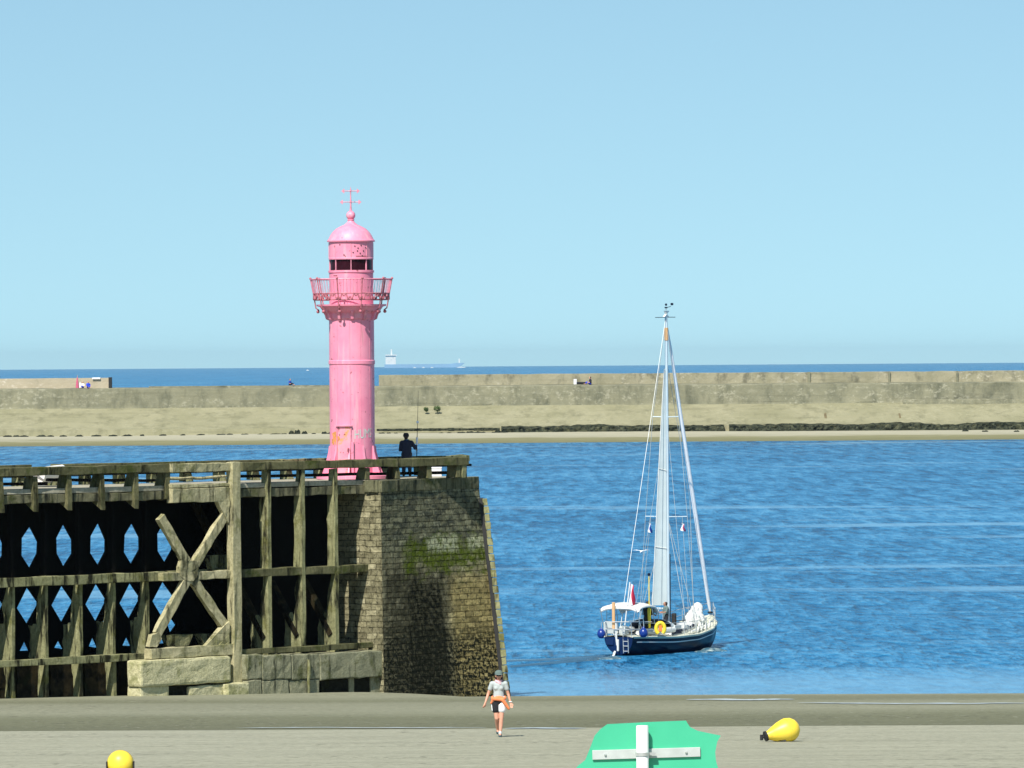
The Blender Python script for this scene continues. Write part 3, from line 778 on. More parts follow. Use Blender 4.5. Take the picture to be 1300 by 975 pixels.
# scrawled lettering on the tower
cu = bpy.data.curves.new('tmp', 'FONT'); cu.body = 'HUMS'; cu.size = .58; cu.resolution_u = 3; cu.space_character = .92
to = bpy.data.objects.new('tmp', cu); COL.objects.link(to); bpy.context.view_layer.update()
tm = bpy.data.meshes.new_from_object(to.evaluated_get(bpy.context.evaluated_depsgraph_get())); bpy.data.objects.remove(to)
bm = bmesh.new(); bm.from_mesh(tm)
bmesh.ops.subdivide_edges(bm, edges=bm.edges, cuts=2)
x1 = max(v.co.x for v in bm.verts)
for v in bm.verts:
    a = .10+v.co.x/x1*.92; z = lz(557)+v.co.y*.82+.06*v.co.x/x1
    v.co = cyl(a, rt+.008, z)-OFF[light.name]
tm = bpy.data.meshes.new('graffiti'); bm.to_mesh(tm); bm.free(); tm.materials.append(M['mint'])
g = bpy.data.objects.new('graffiti', tm); COL.objects.link(g); g.parent = light
# cornice, brackets, gallery
lat([(rt, lz(406)), (lr(30.5), lz(404)), (lr(31), lz(398)), (lr(33), lz(396)), (lr(37), lz(394)), (lr(40), lz(389.5)), (lr(44), lz(388.5)), (lr(44.5), lz(386.5)), (lr(26), lz(386.5))], 'gallery_floor', 'pink', cap=False)
for i in range(12):
    a = i*math.pi/6+.05
    rad = V((math.sin(a), -math.cos(a), 0)); tg = V((rad.y, -rad.x, 0))
    b = MB(); pr = [(rt-.01, lz(407)), (rt+.11, lz(405)), (rt+.15, lz(400)), (lr(37), lz(395)), (lr(37), lz(391)), (rt-.01, lz(391))]
    b.prism([LC+rad*r+UP*z-tg*.05 for r, z in pr], tg*.1); b.build('bracket', M['pink_metal'] if i % 2 else M['pink'], light)
rb, rT = lr(46.5), lr(51.5); zb_, zT = lz(382), lz(354.5)
def rr(z): return rb+(rT-rb)*(z-zb_)/(zT-zb_)
def ringtube(b, z, r, th): b.tube([cyl(2*math.pi*k/48, r, z) for k in range(48)], th, 6, True)
b = MB(); ringtube(b, zT, rT, .022); b.build('hand_rail', M['pink_metal'], light)
b = MB(); ringtube(b, lz(372.6), rr(lz(372.6)), .022); ringtube(b, lz(380.6), rr(lz(380.6)), .022)
for k in range(40):                                 # scrollwork frieze between the two rings
    a0, a1 = 2*math.pi*k/40, 2*math.pi*(k+.5)/40
    pts = [cyl(a0+(a1-a0)*1.7*t/8, rr(lz(376))+.01, lz(376.6)+.10*math.sin(t/8*2*math.pi)*(1 if k % 2 else -1)) for t in range(9)]
    b.tube(pts, .026, 5)
b.build('rail_frieze', M['pink_iron'], light)
b = MB()
for k in range(72):
    a = 2*math.pi*k/72; b.tube([cyl(a, rr(lz(372.6)), lz(372.6)), cyl(a, rT, zT)], .0085, 4)
b.build('baluster_screen', M['pink_metal'], light)
for k in range(10):
    a = 2*math.pi*k/10-.33
    b = MB(); b.tube([cyl(a, rT+.01, zT+.03), cyl(a, rr(lz(380)), lz(380)), cyl(a, lr(46), lz(386)), cyl(a, lr(45), lz(391)), cyl(a, lr(41), lz(394))], .026, 6)
    b.ball(cyl(a, rT+.01, zT+.03), .045, 8); b.ball(cyl(a, lr(42.5), lz(395.5)), .06, 8)
    b.build('rail_stanchion', M['pink_iron'], light)
# lantern room
rl = lr(28)
lat([(rl, lz(387)), (rl, lz(346.5)), (rl+.03, lz(346)), (rl+.03, lz(343.5)), (rl, lz(343.2))], 'lantern_wall', 'pink', cap=False)
lat([(rl-.05, lz(344)), (rl-.05, lz(328))], 'lantern_window', 'lantern_glass', cap=False)
for k in range(8):
    a = 2*math.pi*k/8+.02
    b = MB(); b.box(cyl(a, rl-.03, (lz(343.5)+lz(328.5))/2), (.028, .05, lz(328)-lz(344)), (V((math.cos(a), math.sin(a), 0)), V((math.sin(a), -math.cos(a), 0)), UP)); b.build('mullion', M['pink_metal'], light)
up = lat([(rl+.015, lz(329.5)), (rl+.015, lz(327.5)), (rl, lz(327)), (rl, lz(307))], 'lantern_band', 'pink', cap=False)
for k in range(8):
    a = 2*math.pi*k/8+.02
    b = MB(); b.tube([cyl(a, rl+.003, lz(327)), cyl(a, rl+.003, lz(308))], .012, 6); b.build('band_seam', M['pink_metal'], up)
b = MB()
for (a, y) in ((.2, 313), (.35, 315.5), (.5, 312), (.32, 319), (.12, 321), (.62, 319), (.45, 322), (.75, 315), (-.5, 311), (-.3, 324), (.55, 325)):
    b.ball(cyl(a, rl, lz(y)), .026, 6)
b.build('bolt_hole', M['black'], up)
b = MB(); cpatch(b, .25, .85, lz(326.3), lz(325), rl+.002, .006); cpatch(b, -.9, -.65, lz(350.5), lz(349.3), rl+.002, .006); b.build('rust_patch', M['pink_iron'], light)
lat([(rl-.1, lz(306.8)), (lr(30.3), lz(307)), (lr(30.5), lz(305.6)), (lr(28.6), lz(303.6)), (lr(26.5), lz(299)), (lr(23.5), lz(294.6)), (lr(19), lz(290.4)), (lr(13.5), lz(287.4)), (lr(8.5), lz(285.2)), (lr(5.3), lz(282.6)), (lr(3.8), lz(280)), (lr(3.4), lz(278.5)), (0, lz(278.4))], 'dome', 'pink')
b = MB(); b.ball(V((LC.x, LC.y, lz(273.4))), lr(5.8), 24); b.lathe([(lr(4.4), lz(279.6)), (lr(4.6), lz(279)), (lr(4.4), lz(278.2))], LC, 20); fin_ball = b.build('finial_ball', M['pink'], light, smooth=True)
b = MB(); b.lathe([(.045, lz(268)), (.03, lz(262)), (.016, lz(240)), (0, lz(236.5))], LC, 8)
vane = b.build('vane_rod', M['pink_metal'], light)
def cross(y, half, name):
    b = MB(); c = V((LC.x, LC.y, lz(y)))
    d = V((math.cos(.12), math.sin(.12), 0)); e = V((-d.y, d.x, 0))
    for dd in (d, e):
        b.tube([c-dd*lr(half), c+dd*lr(half)], .016, 6)
        for sg in (-1, 1):
            tip = c+dd*sg*lr(half); sd_ = UP
            b.prism([tip+dd*sg*.08-V((0, .012, 0)), tip-dd*sg*.03+sd_*.09-V((0, .012, 0)), tip-dd*sg*.03-sd_*.09-V((0, .012, 0))], V((0, .024, 0)))
    b.build(name, M['pink_metal'], vane)
cross(242.5, 9, 'wind_arrow'); cross(256.5, 11, 'compass_arm')

# ------------------------------------------------------------------ people
def face(b_root, hc, fwd, sc=1.0, glasses=False):
    f = V(fwd).normalized(); r = V((f.y, -f.x, 0))
    b = MB()
    if glasses:
        for s_ in (-1, 1): b.ball(hc+f*.088*sc+r*.033*s_*sc+UP*.012*sc, .026*sc, 8, (1, .7, .8))
        b.tube([hc+f*.09*sc-r*.06*sc+UP*.015*sc, hc+f*.1*sc+UP*.015*sc, hc+f*.09*sc+r*.06*sc+UP*.015*sc], .007*sc, 5)
        b.build('sunglasses', M['eye'], b_root, local=True, smooth=True)
    else:
        for s_ in (-1, 1): b.ball(hc+f*.088*sc+r*.034*s_*sc+UP*.01*sc, .014*sc, 8)
        b.build('eye', M['eye'], b_root, local=True, smooth=True)
    b = MB(); b.ball(hc+f*.092*sc-UP*.055*sc, .022*sc, 8, (1.3, .5, .45)); b.build('mouth', M['lip'], b_root, local=True, smooth=True)

def head_parts(b, hc, fwd, sc=1.0):
    f = V(fwd).normalized(); r = V((f.y, -f.x, 0))
    b.ball(hc+UP*.025*sc, .095*sc, 16, (.82 if abs(f.y) > .7 else 1, 1 if abs(f.y) > .7 else .82, 1.05))
    b.cap(hc+f*.035*sc-UP*.02*sc, hc+f*.045*sc-UP*.075*sc, .062*sc, .038*sc)
    b.cap(hc+f*.085*sc+UP*.01*sc, hc+f*.105*sc-UP*.025*sc, .012*sc, .018*sc)
    for s_ in (-1, 1): b.ball(hc+r*s_*.082*sc-UP*.01*sc, .026*sc, 8, (.5, .8, 1.2))

def hand(b, wrist, d, side, curl=.3):
    d = V(d).normalized(); u, w_ = frame(d)
    palm = wrist+d*.05
    b.cap(wrist, wrist+d*.075, .027, .036, flat=(u, .6))
    for i, L in enumerate((.062, .072, .068, .052)):
        base = wrist+d*.085+w_*((i-1.5)*.019); m1 = base+d*L*.55+u*curl*.02; tp = m1+d*L*.4+u*curl*.05
        b.cap(base, m1, .010, .0095, 8); b.cap(m1, tp, .0095, .008, 8)
    tb = wrist+d*.03+w_*.028*side; b.cap(tb, tb+d*.035+w_*.022*side, .013, .011, 8); b.cap(tb+d*.035+w_*.022*side, tb+d*.065+w_*.026*side+u*.01, .011, .009, 8)

# woman walking towards the camera
wp = ground(633.5, 935.5)
woman = thing('person', wp, 'woman in cap and pale tee walking on the sand, orange top tied at her waist', 'person')
F = V((0, -1, 0))
hipL, hipR = V((-.085, 0, .86)), V((.085, 0, .86))
kneeL, kneeR = V((-.055, -.03, .47)), V((.065, -.06, .47)); ankL, ankR = V((-.03, .20, .14)), V((.03, -.10, .075))
shL, shR = V((-.165, 0, 1.345)), V((.165, 0, 1.345))
elL, elR = V((-.265, .03, 1.09)), V((.24, .03, 1.09)); wrL, wrR = V((-.335, -.06, .88)), V((.295, -.03, .87))
hd = V((.005, -.02, 1.545))
b = MB()
head_parts(b, hd, F)
b.cap((0, 0, 1.36), hd-UP*.06, .052, .05)
b.cap((0, 0, 1.28), (0, 0, 1.12), .135, .115, flat=((0, 1, 0), .72)); b.cap((0, 0, 1.12), (0, 0, .9), .115, .145, flat=((0, 1, 0), .8))
b.cap(shL, shR, .06, .06)
for sh, el, wr, sd_ in ((shL, elL, wrL, 1), (shR, elR, wrR, -1)):
    b.cap(sh, el, .048, .038); b.cap(el, wr, .038, .025); hand(b, wr, (wr-el), sd_)
for hp, kn, an in ((hipL, kneeL, ankL), (hipR, kneeR, ankR)):
    b.cap(hp, kn, .088, .055); b.cap(kn, kn.lerp(an, .35)+V((0, .015, 0)), .053, .055); b.cap(kn.lerp(an, .35)+V((0, .015, 0)), an, .055, .034)
    b.cap(an, an+V((0, -.12, -.03)), .034, .03)
b.build('body', M['skin'], woman, local=True, voxel=.0085)
b = MB(); b.cap((0, 0, 1.29), (0, 0, 1.13), .148, .13, flat=((0, 1, 0), .76)); b.cap((0, 0, 1.13), (0, 0, .99), .13, .145, flat=((0, 1, 0), .8))
b.cap(shL, shR, .068, .068); b.cap(shL, shL.lerp(elL, .5), .066, .062); b.cap(shR, shR.lerp(elR, .5), .066, .062)
for s_ in (-1, 1): b.ball((s_*.06, -.075, 1.235), .058, 10, (1.1, .8, 1))
b.build('tee_shirt', M['tee'], woman, local=True, voxel=.012)
for hp, kn, mt, nm in ((hipL, kneeL, 'blackcloth', 'shorts_leg'), (hipR, kneeR, 'whitecloth', 'shorts_leg')):
    b = MB(); b.cap(hp+UP*.07, hp.lerp(kn, .42), .112, .105, flat=((0, 1, 0), 1.05)); b.build(nm, M[mt], woman, local=True, voxel=.012)
b = MB(); b.cap((-.06, 0, .90), (.05, 0, .90), .125, .125, flat=((0, 1, 0), 1)); b.build('shorts_waist', M['blackcloth'], woman, local=True, voxel=.012)
b = MB(); b.cap(hipL+V((-.085, -.03, -.02)), hipL.lerp(kneeL, .46)+V((-.08, -.03, 0)), .026, .03); b.build('shorts_stripe', M['whitecloth'], woman, local=True, voxel=.012)
b = MB(); b.tube([V((.158*math.cos(t), .125*math.sin(t), .985+.02*math.sin(3*t))) for t in [k*2*math.pi/20 for k in range(20)]], .045, 8, True)
b.cap((-.12, -.12, .97), (.1, -.13, .95), .045, .05); b.cap((.1, -.13, .94), (.25, -.09, .72), .05, .035); b.cap((-.13, -.08, .95), (-.19, -.05, .86), .05, .03); b.cap((.02, .12, .95), (.02, .14, .68), .11, .10, flat=((0, 1, 0), .4))
b.build('tied_jacket', M['orangecloth'], woman, local=True, voxel=.013)
b = MB(); b.tube([V((.07*math.cos(t), .06*math.sin(t)-.01, 1.425-.02*math.sin(t)*-1)) for t in [k*2*math.pi/16 for k in range(16)]], .028, 8, True); b.cap((-.05, -.07, 1.40), (.04, -.09, 1.35), .03, .025); b.build('scarf', M['pinkcloth'], woman, local=True, smooth=True)
b = MB(); b.lathe([(.101, 0), (.103, .03), (.095, .065), (.07, .095), (.03, .11), (0, .112)], hd+V((0, .01, .035)), 20); b.cap(hd+V((-.045, -.10, .04)), hd+V((.045, -.10, .04)), .055, .055, flat=((0, 0, 1), .16)); b.cap(hd+V((-.02, -.14, .035)), hd+V((.02, -.14, .035)), .05, .05, flat=((0, 0, 1), .14))
b.build('cap', M['cap'], woman, local=True, smooth=True)
b = MB(); b.cap(hd+V((0, .055, .02)), hd+V((0, .07, -.08)), .08, .055); b.cap(hd+V((-.075, .01, .0)), hd+V((-.07, .02, -.09)), .03, .025); b.cap(hd+V((.075, .01, .0)), hd+V((.07, .02, -.09)), .03, .025); b.build('hair', M['hair'], woman, local=True, voxel=.012)
face(woman, hd, F, 1, True)
for an, dz in ((ankL, .0), (ankR, 0)):
    b = MB(); up_ = V((0, .0, .0)); b.cap(an+V((0, .03, -.045)), an+V((0, -.16, -.045)), .042, .04, flat=((0, 0, 1), .8)); b.cap(an, an+V((0, -.02, -.04)), .044, .046)
    o_ = b.build('shoe', M['shoe'], woman, local=True, voxel=.012)
    b = MB(); b.cap(an+UP*.01, an+UP*.05, .043, .041); b.build('sock', M['sock'], woman, local=True, smooth=True)
b = MB(); b.tube([wrR+V((.033*math.cos(t), .03*math.sin(t), .02)) for t in [k*2*math.pi/12 for k in range(12)]], .013, 6, True); b.build('watch', M['whitecloth'], woman, local=True)

# angler seen from behind at the far rail
ap = P(516.5, 604, 229.6); ap.z = ZD+.035
ang = thing('person', ap, 'man in dark jacket and cap fishing with his back turned beside the pink lighthouse', 'person')
F = V((0, 1, 0)); hd = V((-.02, 0, 1.50))
b = MB(); head_parts(b, hd, F); b.cap((0, -.02, 1.30), hd-UP*.06, .058, .055)
b.cap((0, 0, 1.22), (0, 0, .85), .16, .15, flat=((0, 1, 0), .75)); b.cap((-.18, 0, 1.28), (.18, 0, 1.28), .07, .07)
aL, aR = (V((-.20, 0, 1.27)), V((-.25, .04, 1.0)), V((-.05, .25, 1.0))), (V((.20, 0, 1.27)), V((.33, .02, 1.06)), V((.36, .22, 1.16)))
for sh, el, wr in (aL, aR): b.cap(sh, el, .055, .045); b.cap(el, wr, .043, .03); hand(b, wr, (wr-el), 1, .9)
for s_ in (-1, 1): b.cap((s_*.1, 0, .84), (s_*.11, .02, .45), .095, .06); b.cap((s_*.11, .02, .45), (s_*.12, -.02, .08), .06, .045); b.cap((s_*.12, -.03, .05), (s_*.13, .14, .04), .045, .04)
b.build('body', M['skin_dark'], ang, local=True, voxel=.011)
b = MB(); b.cap((0, 0, 1.22), (0, 0, .80), .19, .19, flat=((0, 1, 0), .75)); b.cap((-.18, 0, 1.27), (.18, 0, 1.27), .09, .09)
for sh, el, wr in (aL, aR): b.cap(sh, el, .075, .066); b.cap(el, el.lerp(wr, .8), .062, .048)
b.build('jacket', M['darknavy'], ang, local=True, voxel=.014)
b = MB(); b.tube([V((.075*math.cos(t), .07*math.sin(t), 1.385)) for t in [k*2*math.pi/14 for k in range(14)]], .018, 6, True); b.build('collar', plain('steel_blue_collar', (.05, .16, .3), .9), ang, local=True, smooth=True)
b = MB()
for s_ in (-1, 1): b.cap((s_*.1, 0, .84), (s_*.11, .02, .45), .115, .085); b.cap((s_*.11, .02, .45), (s_*.12, -.02, .12), .085, .07)
b.build('trousers', M['jeans'], ang, local=True, voxel=.014)
b = MB(); b.lathe([(.112, -.03), (.114, .03), (.10, .075), (.07, .105), (0, .118)], hd+V((0, 0, .03)), 18); b.cap(hd+V((-.04, .12, .03)), hd+V((.04, .12, .03)), .05, .05, flat=((0, 0, 1), .2)); b.build('cap', M['blackcloth'], ang, local=True, smooth=True)
b = MB(); b.cap(hd+V((0, -.04, .0)), hd+V((0, -.045, -.06)), .085, .07); b.build('hair', M['hair'], ang, local=True, voxel=.015)
face(ang, hd, F); ang.scale = (.95, .95, .96)
for s_ in (-1, 1):
    b = MB(); b.cap((s_*.12, -.05, .05), (s_*.13, .17, .045), .055, .05); b.build('shoe', M['black'], ang, local=True, smooth=True)
ro = thing('fishing_rod', ap+V((.36, .24, .55)), 'long upright fishing rod held by the man in dark clothes', 'fishing rod')
b = MB(); base = V((0, 0, 0)); tip = P(531, 496, 230.2)-ap-V((.36, .24, .55))
b.tube([base, V((.015, 0, .75)), tip.lerp(base, .5), tip], [.018, .014, .009, .005], 8); b.build('rod_blank', M['blackcloth'], ro, local=True)
b = MB(); b.tube([V((.012, 0, .58)), V((.016, 0, .86))], .042, 10); b.build('grip', M['whitecloth'], ro, local=True)
b = MB(); b.lathe([(.03, -.04), (.05, -.03), (.05, .03), (.03, .04)], V((.0, .06, .42)), 12, axis=(1, 0, 0)); b.build('reel', M['steel'], ro, local=True, smooth=True)
b = MB(); b.ball(tip*.55+V((.0, 0, 0)), .05, 8); b.build('rod_ring', M['whitecloth'], ro, local=True)
# tackle box on the head and the white hull on the deck
tb = P(554.5, 606, 228.2); tb.z = ZD+.035
t_ = thing('tackle_box', tb, 'small white and red box standing on the pier end behind the rail', 'tackle box')
b = MB(); b.box((0, 0, .15), (.36, .26, .3), None, .02); b.build('case', M['whitecloth'], t_, local=True)
b = MB(); b.box((0, 0, .325), (.38, .28, .045), None, .015); b.build('lid', M['whitecloth'], t_, local=True)
b = MB(); b.box((.02, -.135, .16), (.2, .012, .05)); b.build('clasp', M['redcloth'], t_, local=True)
dp = W(s_at(63, 2.9), 2.9, ZD)
dg_ = thing('dinghy', dp, 'low white dinghy lying on the jetty deck behind the left rail', 'dinghy', rz=math.atan2(T.y, T.x)+.25); dg_.scale = (.75, .75, .95)
b = MB()
def dh(i, j):
    x = -1.15+2.3*i; wd = .62*(1-max(0, (i-.45)/.55)**2.2)*(.82+.18*min(1, i*4)); a = math.pi*j
    return V((x, wd*math.cos(a), .62+.12*i*i-(.55-.2*i*i)*math.sin(a)**.7))
b.grid(dh, 16, 14); b.build('hull', M['white'], dg_, local=True, smooth=True)
b = MB(); b.tube([dh(k/16, 0) for k in range(17)]+[dh(k/16, 1) for k in range(16, -1, -1)], .04, 6); b.build('gunwale', M['white'], dg_, local=True, smooth=True)
b = MB(); b.box((-.3, 0, .56), (.26, 1.1, .04)); b.box((.4, 0, .6), (.24, .9, .04)); b.build('thwart', M['tan'], dg_, local=True)
b = MB(); b.box((-1.17, 0, .62), (.2, .26, .22), None, .06); b.build('outboard', M['white'], dg_, local=True)

# ------------------------------------------------------------------ yacht
st_w = on_z(786, 832.5, 0); bw_w = on_z(897, 820.5, 0)
hdg = math.atan2(bw_w.y-st_w.y, bw_w.x-st_w.x)
LWL = (bw_w-st_w).length
yl = st_w.lerp(bw_w, .5)
yacht = thing('sailing_yacht', yl, 'dark blue sailing yacht with white canopy motoring up the channel, mainsail nearly furled', 'yacht', rz=hdg)
XS, XB = -LWL/2, LWL/2+.55
def interp(tb, s):
    for (a, va), (c, vc) in zip(tb, tb[1:]):
        if s <= c:
            t = (s-a)/(c-a); t = t*t*(3-2*t)*.5+t*.5; return va+(vc-va)*t
    return tb[-1][1]
TBb = [(0, .66), (.15, 1.12), (.35, 1.45), (.52, 1.52), (.68, 1.42), (.82, 1.02), (.93, .48), (1, .03)]
TBs = [(0, .80), (.3, .70), (.5, .72), (.75, .92), (1, 1.32)]
TBk = [(0, .02), (.1, -.25), (.5, -.6), (.82, -.45), (.93, -.05), (.97, .45), (1, 1.1)]
def hw(s, t): return interp(TBb, s)*max(0, 1-t**2.3)**.62
def hz(s, t):
    a, c = interp(TBs, s), interp(TBk, s); return a-(a-c)*t
def hp(s, t, side, off=0):
    z = hz(s, t); x = XS+(XB-XS)*s + (.18*(z-.4) if s < .02 else .18*(z-.4)*max(0, 1-s*8))*-1
    return V((x, side*(hw(s, t)+off), z))
def yb(b, name, mat, par=None, **k): return b.build(name, M[mat], par or yacht, local=True, **k)
b = MB()
def hull_fn(i, j):
    jj = j*2-1; side = -1 if jj < 0 else 1
    return hp(i, 1-abs(jj), side) if abs(jj) > 0 else hp(i, 1, 1)
b.grid(hull_fn, 44, 32); hull = yb(b, 'hull', 'navy', smooth=True)
b = MB(); pts = [hp(0, 1-abs(j/16*2-1), -1 if j < 8 else 1)+V((-.01, 0, 0)) for j in range(17)]
b.prism(pts, V((.04, 0, 0))); yb(b, 'transom', 'transom')
for side in (-1, 1):
    b = MB(); A = []; B = []
    for k in range(41):
        s = .03+.94*k/40
        a, c = interp(TBs, s), interp(TBk, s); t0 = .19/(a-c); t1 = .235/(a-c)
        A.append(b.bm.verts.new(hp(s, t0, side, .006))); B.append(b.bm.verts.new(hp(s, t1, side, .006)))
    for k in range(40): b.face((A[k], A[k+1], B[k+1], B[k]))
    yb(b, 'hull_stripe', 'white')
    b = MB(); b.tube([hp(s/40, 0, side)+V((0, 0, .02)) for s in range(41)], .035, 6); yb(b, 'toe_rail', 'cream_deck', smooth=True)
    b = MB(); A = []; B = []
    for k in range(41):
        s = .01+.98*k/40; a, c = interp(TBs, s), interp(TBk, s)
        A.append(b.bm.verts.new(hp(s, .004, side, .004))); B.append(b.bm.verts.new(hp(s, .055/(a-c), side, .006)))
    for k in range(40): b.face((A[k], A[k+1], B[k+1], B[k]))
    yb(b, 'gunwale_strip', 'cream_deck')
b = MB(); b.grid(lambda i, j: V((XS+(XB-XS)*i, (j*2-1)*interp(TBb, i)*.98, interp(TBs, i)-.02+.10*(1-(j*2-1)**2))), 30, 8); yb(b, 'deck', 'cream_deck', smooth=True)
def X(s): return XS+(XB-XS)*s
def dz(s): return interp(TBs, s)+.06
# cabin trunk
def trunk(i, j):
    s = .36+.36*i; wd = (.98-.45*i**1.6); a = math.pi*j
    h = .42*math.sin(math.pi*min(1, max(0, i*6))/2)**.5*(1-.35*i) if i < 1 else .0
    return V((X(s), wd*math.copysign(abs(math.cos(a))**.45, math.cos(a)), dz(s)-.05+h*abs(math.sin(a))**.4))
b = MB(); b.grid(trunk, 18, 18); trk = yb(b, 'cabin_trunk', 'white', smooth=True)
for side in (-1, 1):
    for s0, s1 in ((.42, .47), (.49, .54), (.57, .60), (.63, .66)):
        b = MB()
        y0 = .985-.45*((s0-.36)/.36)**1.6; y1 = .985-.45*((s1-.36)/.36)**1.6
        b.prism([V((X(s0), side*y0, dz(s0)+.10)), V((X(s1), side*y1, dz(s1)+.09)), V((X(s1), side*(y1-.01), dz(s1)+.21)), V((X(s0), side*(y0-.01), dz(s0)+.23))], V((0, side*.02, 0)))
        yb(b, 'cabin_window', 'navycloth', trk)
# cockpit coaming, seats
b = MB()
for side in (-1, 1):
    b.tube([V((X(.08), side*.55, dz(.08)+.14)), V((X(.2), side*.85, dz(.2)+.18)), V((X(.36), side*.98, dz(.36)+.22))], .13, 8)
b.box((X(.22), 0, dz(.2)-.02), (X(.36)-X(.08), 1.3, .05)); yb(b, 'cockpit_coaming', 'white', smooth=True)
# spray hood
def hood(i, j):
    a = math.pi*j; x = X(.33)+1.25*i; h = .66*(1-.75*i**2.2)
    return V((x, 1.03*math.copysign(abs(math.cos(a))**.7, math.cos(a))*(1-.08*i), dz(.4)+.02+h*abs(math.sin(a))**.6))
b = MB(); b.grid(hood, 10, 18); b2 = b
hd_o = yb(b, 'spray_hood', 'navycloth', smooth=True)
for j0, j1 in ((.07, .28), (.33, .48), (.52, .67), (.72, .93)):
    b = MB(); A = [[hood(.10+.72*k/4, j0+(j1-j0)*m/4) for m in range(5)] for k in range(5)]
    cc = V((X(.36), 0, dz(.4)))
    vs = [[b.bm.verts.new(p+(p-cc).normalized()*.015) for p in r_] for r_ in A]
    for k in range(4):
        for m in range(4): b.face((vs[k][m], vs[k+1][m], vs[k+1][m+1], vs[k][m+1]))
    yb(b, 'hood_window', 'grey_sail', hd_o, smooth=True)
# bimini canopy
bz = 2.15
def bim(i, j):
    x = X(.0)+.05+2.1*i; y = (j*2-1)*.88
    return V((x, y, bz+.10*math.sin(math.pi*min(1, i*1.05))-.16*abs(j*2-1)**4-.22*max(0, (i-.8)/.2)**2-.12*max(0, (.12-i)/.12)**2))
b = MB(); b.grid(bim, 16, 14); b.grid(lambda i, j: bim(i, j)+V((0, 0, -.05)), 16, 14)
b.tube([bim(k/16, 0) for k in range(17)], .05, 6); b.tube([bim(k/16, 1) for k in range(17)], .05, 6); b.tube([bim(0, k/14) for k in range(15)], .05, 6); b.tube([bim(1, k/14) for k in range(15)], .09, 6)
yb(b, 'canopy', 'cloth_white', smooth=True)
for side in (-1, 1):
    for x0, x1 in ((X(.06), X(.0)-.1), (X(.07), X(.04)+.2), (X(.2), X(.16)), (X(.22), X(.22)+.1)):
        b = MB(); b.tube([V((x0, side*.9, dz(.08))), V((x1, side*.84, bz-.13))], .02, 6); yb(b, 'canopy_leg', 'steel')
# rails and lifelines
for side in (-1, 1):
    stn = [.05, .16, .27, .38, .5, .62, .74, .86]
    for s in stn:
        p = hp(s, 0, side, -.05); b = MB(); b.tube([p, p+V((0, 0, .62))], .016, 6); yb(b, 'stanchion', 'steel')
    for h in (.32, .6):
        b = MB(); b.tube([hp(s, 0, side, -.05)+V((0, 0, h)) for s in stn+[.95]], .010, 5); yb(b, 'lifeline', 'wire')
b = MB()
for h in (.34, .66):
    b.tube([hp(.12, 0, -1, -.04)+V((0, 0, h)), hp(.02, 0, -1, -.02)+V((0, 0, h)), hp(0, 0, -1, -.1)+V((-.1, 0, h)), hp(0, 0, 1, -.1)+V((-.1, 0, h)), hp(.02, 0, 1, -.02)+V((0, 0, h)), hp(.12, 0, 1, -.04)+V((0, 0, h))], .022, 6)
for y in (-.6, -.2, .2, .6): b.tube([V((XS, y, dz(0)-.05)), V((XS-.08, y, dz(0)+.62))], .02, 6)
yb(b, 'stern_rail', 'steel')
b = MB(); bt = V((XB, 0, dz(1)))
for h in (.3, .55): b.tube([hp(.88, 0, -1, -.03)+V((0, 0, h)), hp(.97, 0, -1, .02)+V((0, 0, h)), bt+V((.22, 0, h)), hp(.97, 0, 1, .02)+V((0, 0, h)), hp(.88, 0, 1, -.03)+V((0, 0, h))], .02, 6)
for p in (hp(.9, 0, -1, -.03), hp(.9, 0, 1, -.03), bt+V((-.05, .05, -.05)), bt+V((-.05, -.05, -.05))): b.tube([p, p+V((.12, 0, .56))], .02, 6)
yb(b, 'bow_rail', 'steel')
b = MB(); b.tube([bt+V((-.3, 0, -.03)), bt+V((.25, 0, -.06)), bt+V((.33, 0, -.25))], .05, 8); b.tube([bt+V((.25, -.17, -.36)), bt+V((.36, 0, -.22)), bt+V((.25, .17, -.36))], .045, 6); yb(b, 'anchor', 'signgrey')
# transom fittings
b = MB()
for y in (-.45, -.22): b.tube([V((XS-.06, y, .85)), V((XS-.02, y, .12))], .02, 6)
for z in (.2, .42, .62): b.tube([V((XS-.05, -.45, z)), V((XS-.05, -.22, z))], .018, 6)
yb(b, 'swim_ladder', 'steel')
b = MB(); b.box((XS-.06, .42, .60), (.02, .34, .26), None, .005); yb(b, 'name_panel', plain and 'transom')
b = MB(); b.tube([V((XS-.12, .08, 1.45)), V((XS-.1, .08, .75)), V((XS-.08, .05, .45))], .045, 8); b.box((XS-.1, .0, .45), (.1, .09, .5), None, .03); yb(b, 'steering_vane', 'white')
b = MB(); b.tube([V((XS-.02, .18, .18)), V((XS-.16, .2, -.02)), V((XS-.22, .2, -.1))], .05, 8); yb(b, 'exhaust', 'white')
b = MB(); b.box((XS+.12, .5, dz(0)+.33), (.06, .55, .5), None, .03); b.box((XS+.25, -.1, dz(0)+.2), (.3, .3, .4), None, .05); yb(b, 'stern_locker', 'signgrey')
b = MB(); b.box((XS-.05, .22, 1.72), (.09, .13, 1.15), None, .02); yb(b, 'wooden_post', 'tan')
